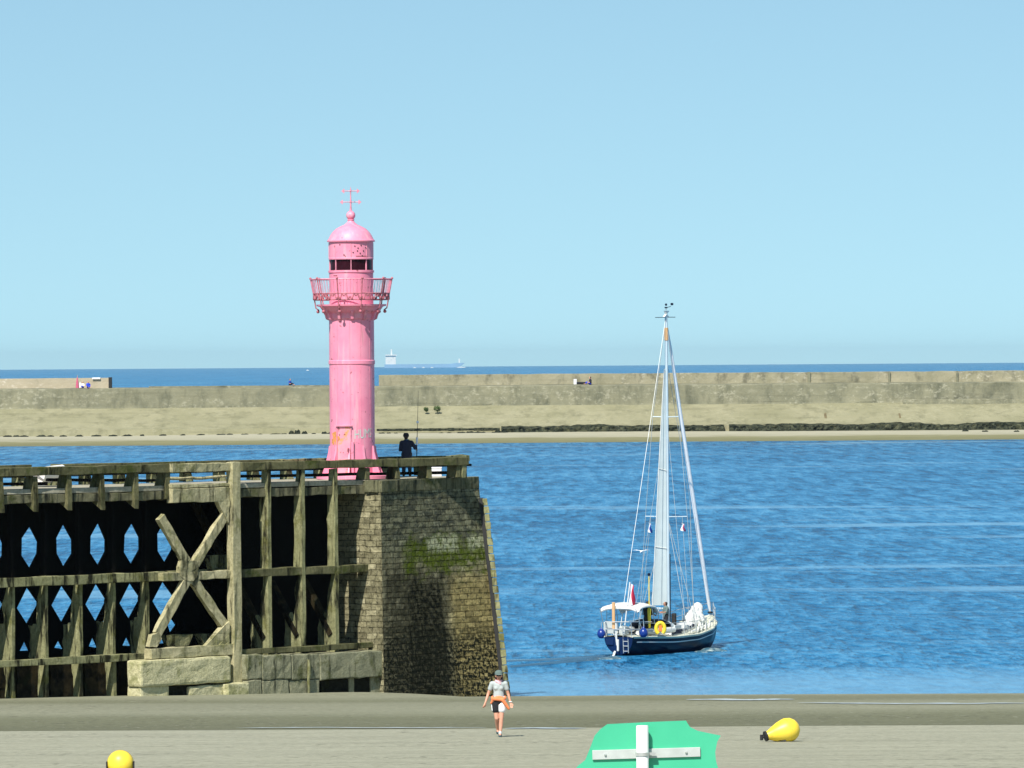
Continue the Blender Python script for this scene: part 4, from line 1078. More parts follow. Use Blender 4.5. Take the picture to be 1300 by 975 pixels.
# mast, spreaders and rigging
mx = X(.525); MT = zpx(848.5, 404, P(848, 800, 276.5).y); MT = 12.6-((404-460.6)*276.3/FPX)
b = MB(); b.tube([V((mx, 0, .7)), V((mx, 0, MT*.55)), V((mx, 0, MT))], [.085, .08, .062], 12); mast = yb(b, 'mast', 'mast', smooth=True)
b = MB(); b.tube([V((mx, 0, MT-1.03)), V((mx, 0, MT-.48))], .088, 12); yb(b, 'mast_band', 'tan', mast)
b = MB(); b.tube([V((mx, 0, MT)), V((mx, 0, MT+.42))], .02, 6); b.prism([V((mx-.25, -.05, MT+.0)), V((mx+.2, -.05, MT+.0)), V((mx, -.05, MT+.12)), V((mx+.25, -.05, MT+.26)), V((mx-.15, -.05, MT+.26)), V((mx-.02, -.05, MT+.14))], V((0, .1, 0))); yb(b, 'radar_reflector', 'white', mast)
b = MB(); b.ball((mx, 0, MT+.53), .055, 8); b.box((mx, 0, MT+.40), (.2, .05, .06)); b.tube([V((mx, 0, MT+.4)), V((mx+.12, -.18, MT+.45))], .012, 5); b.box((mx+.14, -.22, MT+.55), (.03, .12, .1)); b.tube([V((mx-.05, .5, MT-.03)), V((mx, 0, MT-.02)), V((mx+.05, -.42, MT-.02))], .015, 5); yb(b, 'wind_gauge', 'navy', mast)
def rg(a, c, r=.012, nm='rigging_wire', mt='wire'):
    b = MB(); b.tube([V(a), V(c)], r, 5); yb(b, nm, mt)
zs1, zs2 = 12.6-((657-461)*276.3/FPX), 12.6-((531-461)*276.3/FPX)
for zs, hw_ in ((zs1, 1.0), (zs2, .62)):
    b = MB(); b.tube([V((mx-.12, -hw_, zs+.02)), V((mx, 0, zs)), V((mx-.12, hw_, zs+.02))], .022, 6); yb(b, 'spreader', 'mast')
for side in (-1, 1):
    cp = V((mx-.1, side*1.36, dz(.52)))
    b = MB(); b.tube([cp, V((mx-.12, side*1.0, zs1)), V((mx-.12, side*.62, zs2)), V((mx, 0, MT-.1))], .011, 5); yb(b, 'rigging_wire', 'wire')
    rg(cp+V((.45, -.1*side, 0)), (mx, 0, zs1)); rg(cp+V((-.6, -.1*side, 0)), (mx, 0, zs1)); rg(cp+V((-.9, -.05*side, 0)), (mx, 0, zs2), .009)
    rg(cp+V((-.3, -.15*side, 0)), (mx-.1, side*.75, zs1), .009)
rg((XS+.05, 0, .95), (mx-.05, 0, MT-.05), .012, 'backstay', 'white')
rg((X(.80), 0, dz(.8)+.75), (X(.76), -.05, 6.5), .016, 'halyard'); rg((X(.76), -.05, 6.5), (mx+.08, 0, MT-2), .009, 'halyard')
b = MB(); g0, g1 = V((XB-.12, 0, dz(1)+.10)), V((mx+.16, 0, MT-.55))
b.tube([g0, g0.lerp(g1, .03), g0.lerp(g1, .25), g0.lerp(g1, .6), g0.lerp(g1, .93), g1], [.04, .08, .10, .09, .065, .03], 10); gen = yb(b, 'furled_headsail', 'whitecloth', smooth=True)
b = MB(); b.lathe([(.03, -.05), (.11, -.04), (.11, .04), (.03, .05)], g0, 12); yb(b, 'furling_drum', 'black', gen)
# mainsail strip behind the mast
zt, zb2 = 12.6-((470-461)*276.3/FPX), 1.98
def msl(i, j):
    z = zb2+(zt-zb2)*j; d = (.62*(1-j)**.9+.05)*i
    return V((mx-.12-d*.66, -.005+d*.75+.05*math.sin(math.pi*i)*(1-j), z))
b = MB(); b.grid(msl, 8, 30); b.grid(lambda i, j: msl(i, j)+V((.012, 0, 0)), 8, 30); sail = yb(b, 'mainsail', 'grey_sail', smooth=True)
b = MB(); b.tube([msl(1, k/30) for k in range(31)], .022, 5); yb(b, 'sail_leech', 'cloth_white', sail)
for jj in (.24, .57):
    b = MB(); b.tube([msl(k/8, jj+.008*k/8)+V((-.012, -.006, 0)) for k in range(9)], .02, 5); yb(b, 'sail_seam', 'cloth_white', sail)
b = MB(); b.tube([V((mx-.08, 0, zb2-.16)), V((mx-.75, .75, zb2-.12))], .05, 8); yb(b, 'boom', 'mast')
b = MB(); b.tube([V((mx+.09, -.06, .9)), V((mx+.09, -.06, 4.2))], .03, 6); yb(b, 'mast_track', 'black', mast)
b = MB(); b.box((mx+.05, -.25, 1.35), (.18, .2, .55), None, .05); b.tube([V((mx+.1, -.25, 1.3)), V((mx+.1, -.75, 1.3))], .02, 5); b.ball((mx+.1, -.78, 1.32), .05, 6); yb(b, 'mast_winch', 'black')
# deck gear
b = MB(); b.tube([V((X(.70), -.75, dz(.7))), V((X(.70), -.75, dz(.7)+.3)), V((X(.69), -.9, dz(.7)+.38))], [.08, .08, .1], 8); yb(b, 'cowl_vent', 'white')
b = MB()
for s in (.56, .60, .64, .68): b.tube([V((X(s), -1.25, dz(s))), V((X(s)+.25, -1.2, dz(s)+.28)), V((X(s)+.5, -1.1, dz(s)))], .03, 5)
b.tube([V((X(.5), -1.2, dz(.5)+.06)), V((X(.72), -1.05, dz(.72)+.06))], .05, 6); yb(b, 'deck_gear', 'white')
b = MB(); b.box((X(.40), -1.0, dz(.4)+.32), (.7, .05, .16), None, .02); b.box((X(.48), -1.05, dz(.48)+.30), (.5, .05, .14), None, .02); yb(b, 'side_cloth', 'cloth_white')
b = MB(); b.tube([V((X(.13), -.85, dz(.1)+.5)), V((X(.13), -.85, 3.0))], .022, 6); b.tube([V((X(.13), -.85, 3.0)), V((X(.13), -.85, 3.4))], .022, 6); ant = yb(b, 'aerial_pole', 'yellow')
b = MB(); b.tube([V((X(.13), -.85, 1.15)), V((X(.13), -.85, 1.5)), V((X(.13), -.85, 1.95)), V((X(.13), -.85, 2.05))], [.05, .06, .085, .03], 8); yb(b, 'float_light', 'yellow')
b = MB(); b.ball((X(.13), -.85, 3.45), .07, 8); yb(b, 'aerial_tip', 'navy', ant)
b = MB(); b.tube([V((XS-.05, -.25, .95)), V((XS+.25, -.42, 3.15))], .026, 6); yb(b, 'flag_staff', 'white')
YM = yacht.matrix_world
bpy.context.view_layer.update()
def yw(p): return yacht.matrix_world @ V(p)
# things carried by the yacht
def yroot(name, p, label, cat, group=None): return thing(name, yw(p), label, cat, group, hdg)
for p, lab in (((XS-.02, .82, .93), 'blue ball fender hanging at the far corner of the yacht stern, left of the ladder'), ((XS+.35, -1.0, .98), 'blue ball fender hanging on the near quarter of the yacht beside the yellow lifebuoy')):
    r_ = yroot('ball_fender', p, lab, 'fender', 'blue ball fenders on the yacht stern')
    b = MB(); b.lathe([(0, -.20), (.09, -.185), (.16, -.12), (.19, -.02), (.175, .08), (.12, .16), (.06, .21), (.04, .27), (0, .28)], (0, 0, 0), 16, cap=False); b.build('ball', M['blue'], r_, local=True, smooth=True)
    b = MB(); b.tube([V((0, 0, .26)), V((0, 0, .5))], .014, 5); b.build('lanyard', M['wire'], r_, local=True)
r_ = yroot('lifebuoy', (X(.13)+.25, -1.26, 1.18), 'yellow horseshoe lifebuoy with an orange middle hung on the yacht rail', 'lifebuoy')
r_.rotation_euler = (0, 0, hdg-1.05)
b = MB(); b.tube([V((.18*math.sin(t), 0, -.06+.24*math.cos(t))) for t in [-2.6+5.2*k/18 for k in range(19)]], .085, 8); b.build('float', M['yellow'], r_, local=True, smooth=True)
b = MB(); b.box((0, .0, -.05), (.14, .09, .28), None, .02); b.build('strap', M['orange'], r_, local=True)
r_ = yroot('sail_bundle', (X(.80), -.05, dz(.8)-.02), 'heap of white sailcloth bunched up on the yacht foredeck', 'sail')
b = MB()
for (x, y, z, q, sz) in ((.1, 0, .45, .36, 1.1), (.25, -.05, .72, .26, 1.0), (-.25, .05, .30, .36, 1), (-.55, 0, .2, .3, 1), (-.8, -.05, .12, .24, .8), (.3, .1, .3, .35, 1), (.0, -.25, .22, .28, .9), (-.4, -.3, .15, .24, .8)):
    b.ball((x, y, z), q, 14, (1, .9, sz))
o_ = b.build('bundle', M['cloth_white'], r_, local=True, voxel=.04)
for v in o_.data.vertices:
    n_ = noise.noise(v.co*5.5)*.05+noise.noise(v.co*V((13, 13, 3)).length)*.0+noise.noise(V((v.co.x*14, v.co.y*14, v.co.z*4)))*.03; v.co += v.normal*n_
b = MB(); b.tube([V((-.45, -.42, .0)), V((-.5, -.45, .42))], .05, 6); b.tube([V((-.15, -.42, .0)), V((-.1, -.45, .4))], .05, 6); b.build('tie', M['signgrey'], r_, local=True)
# ensign and two small signal flags
def flag(p0, dx, dz_, mats, label, name='flag'):
    r_ = thing(name, p0, label, 'flag')
    n = len(mats)
    for k, mt in enumerate(mats):
        b = MB()
        def f(i, j):
            q = (k+i)/n; return V((dx*q+.04*math.sin(j*5+q*4), .10*math.sin(q*5+j*3), -dz_*j*(1-.15*q)-.12*q))
        b.grid(f, 5, 8); b.grid(lambda i, j: f(i, j)+V((0, .01, 0)), 5, 8); b.build('flag_stripe', M[mt], r_, local=True, smooth=True)
flag(yw((XS+.23, -.40, 3.1)), .22, .95, ['whitecloth', 'red'], 'drooping red and white ensign on the yacht stern staff')
flag(yw((mx-.14, .85, zs1-.25)), .14, .42, ['whitecloth', 'blue_cloth'], 'small white and blue pennant under the left spreader of the yacht')
flag(yw((mx-.14, -.72, zs1-.25)), .16, .34, ['whitecloth', 'redcloth'], 'small white and red pennant under the right spreader of the yacht')

# simple seated / standing figures
def figure(root, sit, fwd, top, bottom, skin='skin_dark', voxel=.025, hat=None, sc=1.0):
    f = V(fwd).normalized(); r = V((f.y, -f.x, 0)); b = MB()
    hz_ = .05 if sit else .84
    hd = UP*(hz_+.68)+f*.03
    head_parts(b, hd, f); b.cap(UP*(hz_+.48), hd-UP*.05, .055, .055)
    b.cap(UP*(hz_+.40), UP*hz_, .16, .14, flat=(f, .75)); b.cap(UP*(hz_+.45)-r*.17, UP*(hz_+.45)+r*.17, .065)
    legs = []; arms = []
    for s_ in (-1, 1):
        hp_ = UP*(hz_+.02)+r*s_*.09
        if sit: kn = hp_+f*.42+UP*.18; an = kn+f*.18-UP*(.18+.02)
        else: kn = hp_-UP*.39+f*.02; an = hp_-UP*.77
        legs.append((hp_, kn, an)); b.cap(hp_, kn, .085, .058); b.cap(kn, an, .056, .04); b.cap(an, an+f*.14, .04, .035)
        sh = UP*(hz_+.45)+r*s_*.2; el = sh-UP*.24+f*.06+r*s_*.05; wr = el+f*.2-UP*.05; arms.append((sh, el, wr))
        b.cap(sh, el, .052, .042); b.cap(el, wr, .04, .028); hand(b, wr, f, s_)
    b.build('body', M[skin], root, local=True, voxel=voxel*.6)
    b = MB(); b.cap(UP*(hz_+.40), UP*(hz_-.02), .18, .17, flat=(f, .78)); b.cap(UP*(hz_+.45)-r*.17, UP*(hz_+.45)+r*.17, .08)
    for sh, el, wr in arms: b.cap(sh, el, .068, .058)
    b.build('top', M[top], root, local=True, voxel=voxel)
    b = MB()
    for hp_, kn, an in legs: b.cap(hp_, kn, .105, .08); b.cap(kn, kn.lerp(an, .7), .078, .062)
    b.build('trousers', M[bottom], root, local=True, voxel=voxel)
    b = MB(); b.cap(hd-f*.03+UP*.03, hd-f*.035-UP*.03, .10, .08); b.build('hair' if not hat else 'cap', M[hat or 'hair'], root, local=True, voxel=voxel)
    face(root, hd, f)
r_ = thing('person', yw((X(.18), -.55, .72)), 'helmsman in dark clothes sitting under the yacht canopy by the yellow lifebuoy', 'person'); figure(r_, False, (math.cos(hdg), math.sin(hdg), 0), 'blackcloth', 'blackcloth')
r_.scale = (.95, .95, .95)
r_ = thing('person', yw((mx-.35, -.05, .95)), 'crew member in dark clothes standing at the foot of the yacht mast', 'person'); figure(r_, False, (-1, -.3, 0), 'cap', 'blackcloth'); r_.scale = (.88, .88, .72)

# wake and bow wave: low ridges of disturbed water
def foam_mat():
    t = NT('wake_foam'); t.color(t.ramp(t.noise(t.pos(), 5, 5, .7), [(.5, (.03, .10, .15)), (.66, (.42, .5, .48))])); t.set(Roughness=.5); return t.m
M['foam'] = foam_mat()
b = MB()
for (x, y, rx, ry, h) in ((900, 826, .35, .4, .13), (906, 825.5, .45, .4, .10), (912, 826.2, .4, .4, .05), (893, 827.5, .4, .3, .06), (779, 835.5, .35, .5, .07), (772, 836.2, .6, .4, .05)):
    c = on_z(x, y, 0); b.ball(c, 1, 12, (rx, ry*2, h))
o_ = b.build('wake', M['foam'], smooth=True); tag(o_, 'white foam curling at the yacht bow and stern', kind='structure')
M['wakewater'] = plain('wake_water', (.03, .10, .17), .15, .3)
for (pts, wd) in (([(775, 834.5), (730, 836.5), (690, 838), (640, 839.5)], .9), ([(760, 837.5), (700, 842.5), (648, 847)], .7)):
    b = MB(); ps = [on_z(x, y, 0) for x, y in pts]; A = []; 
    for i, p in enumerate(ps):
        A.append([b.bm.verts.new(p+V((0, dy, h))) for dy, h in ((-wd, -.03), (-wd*.4, .05), (0, .12*(1-i*.22)), (wd*.4, .05), (wd, -.03))])
    for r0, r1 in zip(A, A[1:]):
        for k in range(4): b.face((r0[k], r1[k], r1[k+1], r0[k+1]))
    tag(b.build('wake', M['wakewater'], smooth=True), 'smooth wake ridge trailing left from the yacht stern', kind='structure')

# ------------------------------------------------------------------ foreground: sign and buoys
SD = 67.0
def sp(x, y, d=0): return P(x, y, SD+d)
sg_base = P(815, 950, SD); sg_base.z = ter(sg_base.x, SD)
sign = thing('sign', sg_base, 'back of a green cut-out sign board on a white post at the bottom edge', 'sign')
outl = [(726, 982), (733, 973), (743, 965), (749, 950), (755, 934), (762, 926), (771, 919.5), (830, 916.5), (871, 915), (873, 918.5), (876, 923), (886, 928), (915, 934), (910.5, 942), (908, 955), (909, 966), (914, 983), (912, 1010), (905, 1040), (880, 1062), (830, 1070), (770, 1066), (735, 1045), (722, 1015)]
b = MB(); b.prism([sp(x, y) for x, y in outl], V((0, .03, 0)))
b.build('board', M['green'], sign)
pc = sp(815.5, 940, -.10); pt = sp(815.5, 921, -.10).z
b = MB(); b.lathe([(.066, sg_base.z-.4), (.066, pt-.01), (.060, pt), (0, pt)], V((pc.x, pc.y, 0)), 24); b.build('post', M['signwhite'], sign, smooth=True)
for ya, yb2 in (((752, 958.5), (889, 954.5)), ((752, 1040), (889, 1036))):
    b = MB(); a, c = sp(*ya, -.015), sp(*yb2, -.015); b.bar(a, c, .02, .10, UP, .003); cb = b.build('cross_bar', M['signgrey'], sign)
    for k in (.12, .87):
        b = MB(); q = a.lerp(c, k); b.lathe([(.013, 0), (.013, .012), (.007, .018), (0, .018)], q+V((0, -.012, 0)), 10, axis=(0, -1, 0)); b.build('screw', M['steel'], cb)
    b = MB(); zc = (a.lerp(c, .46)).z
    b.lathe([(.069, zc-.02), (.074, zc-.018), (.074, zc+.018), (.069, zc+.02)], V((pc.x, pc.y, 0)), 24, cap=False); b.bar(V((pc.x+.07, pc.y+.03, zc)), V((pc.x+.14, pc.y+.03, zc)), .03, .03); b.build('clamp', M['steel'], sign, smooth=True)
# lying buoy
bp_ = ground(990, 941.5)
lb = thing('buoy', bp_, 'yellow pear shaped buoy lying on its side on the sand right of the green sign', 'buoy', 'yellow mooring buoys on the sand')
s1 = FPX/bp_.y
ca = (P(1000, 926.5, bp_.y)-bp_); ba = (P(971, 937.5, bp_.y)-bp_); ca.y = ba.y = 0
r0 = 15.6/s1; ca.z = r0-.02; ba.z = .14
ax = (ba-ca); Lb = ax.length
b = MB(); b.lathe([(0, -r0), (r0*.4, -r0*.92), (r0*.72, -r0*.7), (r0*.93, -r0*.38), (r0, 0), (r0*.97, r0*.3), (r0*.84, r0*.75), (r0*.60, r0*1.3), (r0*.42, Lb*.85), (r0*.33, Lb), (0, Lb)], ca, 36, axis=ax+V((0, -.18, 0)), cap=False)
b.build('float', M['buoy'], lb, local=True, smooth=True)
b = MB(); b.lathe([(r0*.33, Lb*.97), (r0*.42, Lb*.98), (r0*.42, Lb*1.06), (r0*.2, Lb*1.08), (0, Lb*1.08)], ca, 20, axis=ax+V((0, -.18, 0)), cap=False)
b.tube([ba+V((-.05, -.1, -.02)), ba+V((.15, -.12, .02)), ba+V((.3, -.16, -.08)), ba+V((.5, -.2, -.12))], .035, 8); b.tube([ba+V((-.08, -.03, .03)), ba+V((-.08, -.05, -.1))], .04, 8); b.build('base_fitting', M['black'], lb, local=True, smooth=True)
b = MB(); b.lathe([(r0*1.004, -.015), (r0*1.016, 0), (r0*1.004, .015)], ca+ax.normalized()*.02, 36, axis=ax+V((0, -.18, 0)), cap=False); b.build('seam', M['yellow'], lb, local=True, smooth=True)
# upright buoy at the bottom left
bl_ = ground(153, 986)
b2 = thing('buoy', bl_, 'yellow round topped buoy standing at the bottom left corner of the beach', 'buoy', 'yellow mooring buoys on the sand')
s2 = FPX/bl_.y; q = 17.0/s2
c2 = P(153, 965, bl_.y)-bl_
b = MB(); axs = V((.10, -.75, .35))
b.lathe([(0, -q), (q*.4, -q*.92), (q*.72, -q*.7), (q*.93, -q*.38), (q, 0), (q*.97, q*.3), (q*.84, q*.75), (q*.60, q*1.3), (q*.42, q*1.9), (q*.33, q*2.1), (0, q*2.1)], V((0, 0, q*.98)), 36, axis=V((-.12, .9, -.12)), cap=False)
b.build('float', M['buoy'], b2, local=True, smooth=True)
b = MB(); b.lathe([(q*.33, q*2.05), (q*.42, q*2.08), (q*.42, q*2.2), (0, q*2.2)], V((0, 0, q*.98)), 20, axis=V((-.12, .9, -.12)), cap=False); b.build('base_fitting', M['black'], b2, local=True, smooth=True)
b = MB(); b.lathe([(q*1.004, -.015), (q*1.016, 0), (q*1.004, .015)], V((0, 0, q*.98)), 36, axis=V((-.12, .9, -.12)), cap=False); b.build('seam', M['yellow'], b2, local=True, smooth=True)
for s_ in (-1, 1):
    b = MB(); b.box((s_*q*1.0, -.05, q*.8), (.03, .12, .2), None, .01); b.build('lifting_lug', M['black'], b2, local=True)

# ------------------------------------------------------------------ far shore: sand and breakwater
def fsand():
    t = NT('far_sand'); p = t.pos(); s = t.sep(p)
    z = t.math('ADD', s[2], t.math('MULTIPLY', t.math('SUBTRACT', t.noise(p, .5, 5, .6, (.12, .4, 1)), .5), .9))
    col = t.ramp(z, [(.0, (.17, .165, .085)), (.55, (.22, .21, .115)), (.72, (.34, .32, .23)), (1, (.38, .36, .265))])
    col = t.mix(t.ramp(t.noise(p, 1, 5, .7, (.3, .6, 1)), [(.35, .5), (.6, 0)]), col, t.mix(1, col, (.75, .75, .73), 'MULTIPLY'))
    t.color(col); t.set(Roughness=.95); t.b.inputs['Specular IOR Level'].default_value = .1; return t.m
M['fsand'] = fsand()
ZS = zpx(650, 547.5, 1040)
b = MB(); prof = [(-60, -1.0), (0, 0), (12, .55), (22, ZS*.75), (34, ZS), (60, ZS)]
D0 = on_z(650, 562.3, 0).y
xs = [-420+i*4 for i in range(211)]
vv = [[b.bm.verts.new((x, D0+dy+(3*noise.noise((x*.012, dy, 0)) if dy < 40 else 0), z+(.22*noise.noise((x*.03, dy*.1, 4)) if 5 < dy < 50 else 0))) for dy, z in prof] for x in xs]
for i in range(len(xs)-1):
    for j in range(len(prof)-1): b.face((vv[i][j], vv[i+1][j], vv[i+1][j+1], vv[i][j+1]))
tag(b.build('far_beach', M['fsand'], smooth=True), 'narrow strip of sand below the far breakwater', kind='structure')

def wallmat(name, c1, c2, stain, pale, paleamt, sc=.12, vs=.25, st_lo=.56, st_hi=.7):
    t = NT(name); p = t.pos()
    col = t.ramp(t.noise(p, sc, 6, .65), [(.33, c1), (.67, c2)])
    st = t.noise(p, .45, 6, .65, (1, 1, vs)); col = t.mix(t.ramp(st, [(st_lo, 0), (st_hi, .85)]), col, stain)
    pa = t.noise(p, 1.1, 6, .75, (1, 1, 1.6)); col = t.mix(t.math('MULTIPLY', t.ramp(pa, [(.53, 0), (.60, paleamt)]), t.ramp(t.noise(p, .08, 4, .6, (1, 1, 3)), [(.46, .15), (.56, 1)])), col, pale)
    hz2 = t.noise(p, .55, 5, .6, (.08, .08, 3)); col = t.mix(t.ramp(hz2, [(.55, 0), (.72, .45)]), col, t.mix(1, col, (.6, .6, .58), 'MULTIPLY'))
    t.color(col); t.set(Roughness=.95); t.b.inputs['Specular IOR Level'].default_value = .1; t.bump(t.noise(p, 1.2, 5, .7), .6, .2); return t.m
M['revet'] = wallmat('beige_revetment', (.225, .215, .130), (.285, .268, .172), (.15, .145, .088), (.33, .312, .21), .5, .16, .22, .50, .72)
M['roughwall'] = wallmat('stained_masonry', (.175, .172, .118), (.24, .228, .152), (.10, .102, .07), (.38, .36, .27), .55, .28, .35, .48, .68)
M['parapet'] = wallmat('parapet_concrete', (.23, .215, .14), (.32, .29, .20), (.12, .115, .08), (.45, .42, .33), .7, .2, .5, .52, .66)
M['pinkparapet'] = wallmat('pinkish_concrete', (.36, .31, .22), (.43, .37, .27), (.25, .225, .155), (.6, .54, .45), .6, .12, .6)
M['drain'] = plain('ochre_drain_crust', (.16, .125, .06), .9, .4, .6)
M['toe'] = weathered('weedy_toe_wall', (.03, .038, .026), (.10, .105, .065), (.008, .011, .009), 1.4, .45, .56, False, (.14, .14, .08), .15, fine=3)
M['rock'] = weathered('weedy_rock', (.025, .032, .022), (.05, .055, .035), (.01, .013, .011), .6, .45, .6, False, None, .1, fine=2)
def fx(px, D): return (px-650)*D/FPX
bw = thing('breakwater', (0, D0+36, ZS), 'long stained masonry breakwater with a sloping beige skirt across the far side of the channel', 'breakwater')
Db = D0+33
def strip(prof, name, mat, x0, x1, dx=3, jit=0, smooth=False):
    b = MB(); n = max(1, int((x1-x0)/dx)); vv = []
    for i in range(n+1):
        x = x0+(x1-x0)*i/n
        vv.append([b.bm.verts.new((x, y+jit*noise.noise((x*.35, y, z*1.7))*2, z+jit*noise.noise((x*.3, z, y+7)))) for y, z in prof])
    for i in range(n):
        for j in range(len(prof)-1): b.face((vv[i][j], vv[i+1][j], vv[i+1][j+1], vv[i][j+1]))
    for r0 in (vv[0], vv[-1]): b.face(r0)
    return b.build(name, M[mat], bw, smooth=smooth)
z541, z515, z489 = zpx(650, 542, Db+2), zpx(650, 515, Db+12), zpx(650, 489.5, Db+15)
zc, ztop_ = zpx(650, 488.6, Db+20), zpx(650, 475, Db+20.5)
strip([(Db+.6, ZS-1.5), (Db+1.2, z541), (Db+3, z541+.3), (Db+12, z515), (Db+14, z515+.02), (Db+14, ZS-1.5)], 'skirt', 'revet', -420, 420, 4, .12)
strip([(Db+12.3, z515-.6), (Db+12.5, z515+.25), (Db+12.9, z489-.15), (Db+13.3, z489), (Db+20.2, zc), (Db+26, zc), (Db+26, z515-2)], 'upper_wall', 'roughwall', -420, 420, 3, .16)
strip([(Db+20, zc-.3), (Db+20.2, ztop_-.05), (Db+20.4, ztop_), (Db+21.6, ztop_), (Db+21.8, zc-.3)], 'parapet', 'parapet', fx(481, Db+20), 420, 3, .09)
strip([(Db+19.6, zc-.5), (Db+19.8, zpx(100, 480, Db+20)), (Db+20.9, zpx(100, 480, Db+20)), (Db+21, zc-.5)], 'parapet', 'pinkparapet', -420, fx(139, Db+20), 3, .05)
strip([(Db+18, zc-.5), (Db+18.1, zc+.16), (Db+19, zc+.18), (Db+19, zc-.5)], 'kerb', 'roughwall', fx(190, Db+20), fx(476, Db+20), 3, .05)
b = MB(); b.box((fx(140, Db+20), Db+20.2, (zc+zpx(100, 479.6, Db+20))/2), (.5, 1.6, zpx(100, 479.6, Db+20)-zc+.1), None, .02); b.build('end_post', M['black'], bw)
for px, wd in ((1027, .5), (1129, .35), (1215, .3)):
    b = MB(); b.box((fx(px, Db+20), Db+20, (zc+ztop_)/2), (wd, .5, ztop_-zc+.06), None, .02); b.build('joint', M['roughwall'], bw)
strip([(Db+11.2, z515-.9), (Db+11.4, z515+.5), (Db+12.1, z515+.6), (Db+12.6, z515-.9)], 'lower_ledge', 'roughwall', fx(1146, Db+12), 420, 3, .14)
for px, wd in ((1019, .35), (1047, .4), (1086, .9), (1118, .3), (1141, .3)):
    b = MB()
    a0 = V((fx(px, Db+8), Db+11.5, z515-.35)); a1 = V((fx(px, Db+8), Db+5+random.random()*3, z541+1.0))
    b.bar(a0+V((0, -.16, .0)), a1+V((0, -.16, .0)), wd, .12, UP)
    b.build('drain_channel', M['drain'], bw)
# toe wall, dark with weed, from mid picture to the right
def toefn(x0, x1):
    b = MB(); n = int((x1-x0)/.45); m = 6; vv = []
    for i in range(n+1):
        x = x0+(x1-x0)*i/n; r_ = []
        for j in range(m+1):
            t = j/m; z = ZS-.35+(z541+.15-ZS+.35)*min(1, t*1.25); y = Db-.9+(2.2 if t > .8 else .5*t)
            k = .55*noise.noise((x*.9, t*3, 2))+.25*noise.noise((x*2.7, t*7, 5))
            r_.append(b.bm.verts.new((x, y-k*.8, z+k*.35+(.25*noise.noise((x*.12, 3, 3)) if t > .6 else 0))))
        vv.append(r_)
    for i in range(n):
        for j in range(m): b.face((vv[i][j], vv[i+1][j], vv[i+1][j+1], vv[i][j+1]))
    b.build('toe_wall', M['toe'], bw, label='dark weed covered foot of the wall')
toefn(fx(636, Db), fx(919, Db)); toefn(fx(925, Db), 420)
b = MB(); x = fx(482, Db)
while x < fx(636, Db): 
    b.box((x, Db-.2, ZS+.55), (1.1, .8, .35+.2*random.random()), None, .1); x += 1.05
b.build('toe_wall', M['toe'], bw)
# weeds growing on the skirt
M['weed'] = plain('green_weed', (.06, .10, .025), .9, .4, 4)
for px, py, sz in ((541, 520.5, .40), (555, 519.5, .58)):
    pb = P(px, py, Db+8.3); r_ = thing('shrub', pb, 'small dark bush on the breakwater skirt right of the lighthouse, '+('the thinner left one' if px < 550 else 'the fuller right one'), 'shrub', 'bushes on the breakwater skirt')
    b = MB()
    for k in range(140):
        d = V((random.gauss(0, 1), random.gauss(0, 1)*.6, random.gauss(0, 1)*.8)); d = d.normalized()*sz*(.4+.6*random.random()); c = d+V((0, -.2, .1)); e1 = V((random.gauss(0, 1), random.gauss(0, 1), random.gauss(0, 1))).normalized()*.16; e2 = e1.cross(d).normalized()*.09
        b.face([b.bm.verts.new(c+e1), b.bm.verts.new(c+e2), b.bm.verts.new(c-e1), b.bm.verts.new(c-e2)])
    b.build('foliage', M['weed'], r_, local=True)
# loose rocks on the far sand
rk = []
for k in range(3):
    b = MB(); bmesh.ops.create_icosphere(b.bm, subdivisions=3, radius=1)
    for v in b.bm.verts: v.co *= 1+.35*noise.noise(v.co*1.4+V((k*5, 0, 0)))+.18*noise.noise(v.co*3.5+V((k*9, 2, 0)))
    me = bpy.data.meshes.new('rock'); bmesh.ops.recalc_face_normals(b.bm, faces=b.bm.faces); b.bm.to_mesh(me); b.bm.free(); me.materials.append(M['rock']); rk.append(me)
def rockat(px, py, wpx, hpx):
    y = D0+2
    while y < Db-1.2:
        p = P(px, py+hpx*.45, y)
        if p.z <= ZS*(y-D0)/34: break
        y += .25
    o = bpy.data.objects.new('rock', random.choice(rk)); COL.objects.link(o)
    o.location = (fx(px, p.y), p.y, max(.2, min(ZS, (p.y-D0)/34*ZS))-.05); o.scale = (wpx/7.8/2, .7, max(.25, hpx/7.8*.75)); o.rotation_euler = (0, 0, random.uniform(-.3, .3))
    tag(o, 'dark weed covered rock lying on the far sand below the breakwater', 'rock', 'weedy rocks at the foot of the breakwater')
for r_ in [(370, 542, 7, 7), (377, 544, 9, 8), (386, 545, 8, 6), (350, 550, 18, 2), (360, 549.5, 10, 2), (411, 544, 8, 5), (418, 545, 7, 4), (484, 548, 10, 3), (493, 546, 7, 3), (585, 549, 14, 3), (596, 546, 12, 4), (606, 547, 10, 4), (632, 543, 7, 7), (640, 546, 8, 5), (627, 547, 9, 3),
           (10, 549, 12, 2), (30, 548.5, 10, 2.5), (52, 548, 12, 2.5), (64, 544, 7, 2.5), (80, 544.5, 8, 2.5), (122, 550, 11, 2.5), (143, 550, 10, 2), (161, 549.5, 12, 2), (180, 547, 6, 1.5), (207, 551, 10, 1.5), (280, 546, 14, 2.5), (292, 545, 9, 3), (310, 545.5, 12, 2.5), (502, 545, 6, 2), (560, 545, 7, 2), (1290, 547, 8, 3), (1250, 547, 9, 3), (1225, 546.5, 10, 3), (100, 543.5, 9, 2.5), (20, 545.5, 9, 2.5), (232, 545, 7, 2.5), (255, 546, 12, 2.5), (330, 545, 8, 2.5), (398, 545, 7, 3), (612, 545, 9, 3), (570, 547, 8, 2.5)]:
    rockat(*r_)
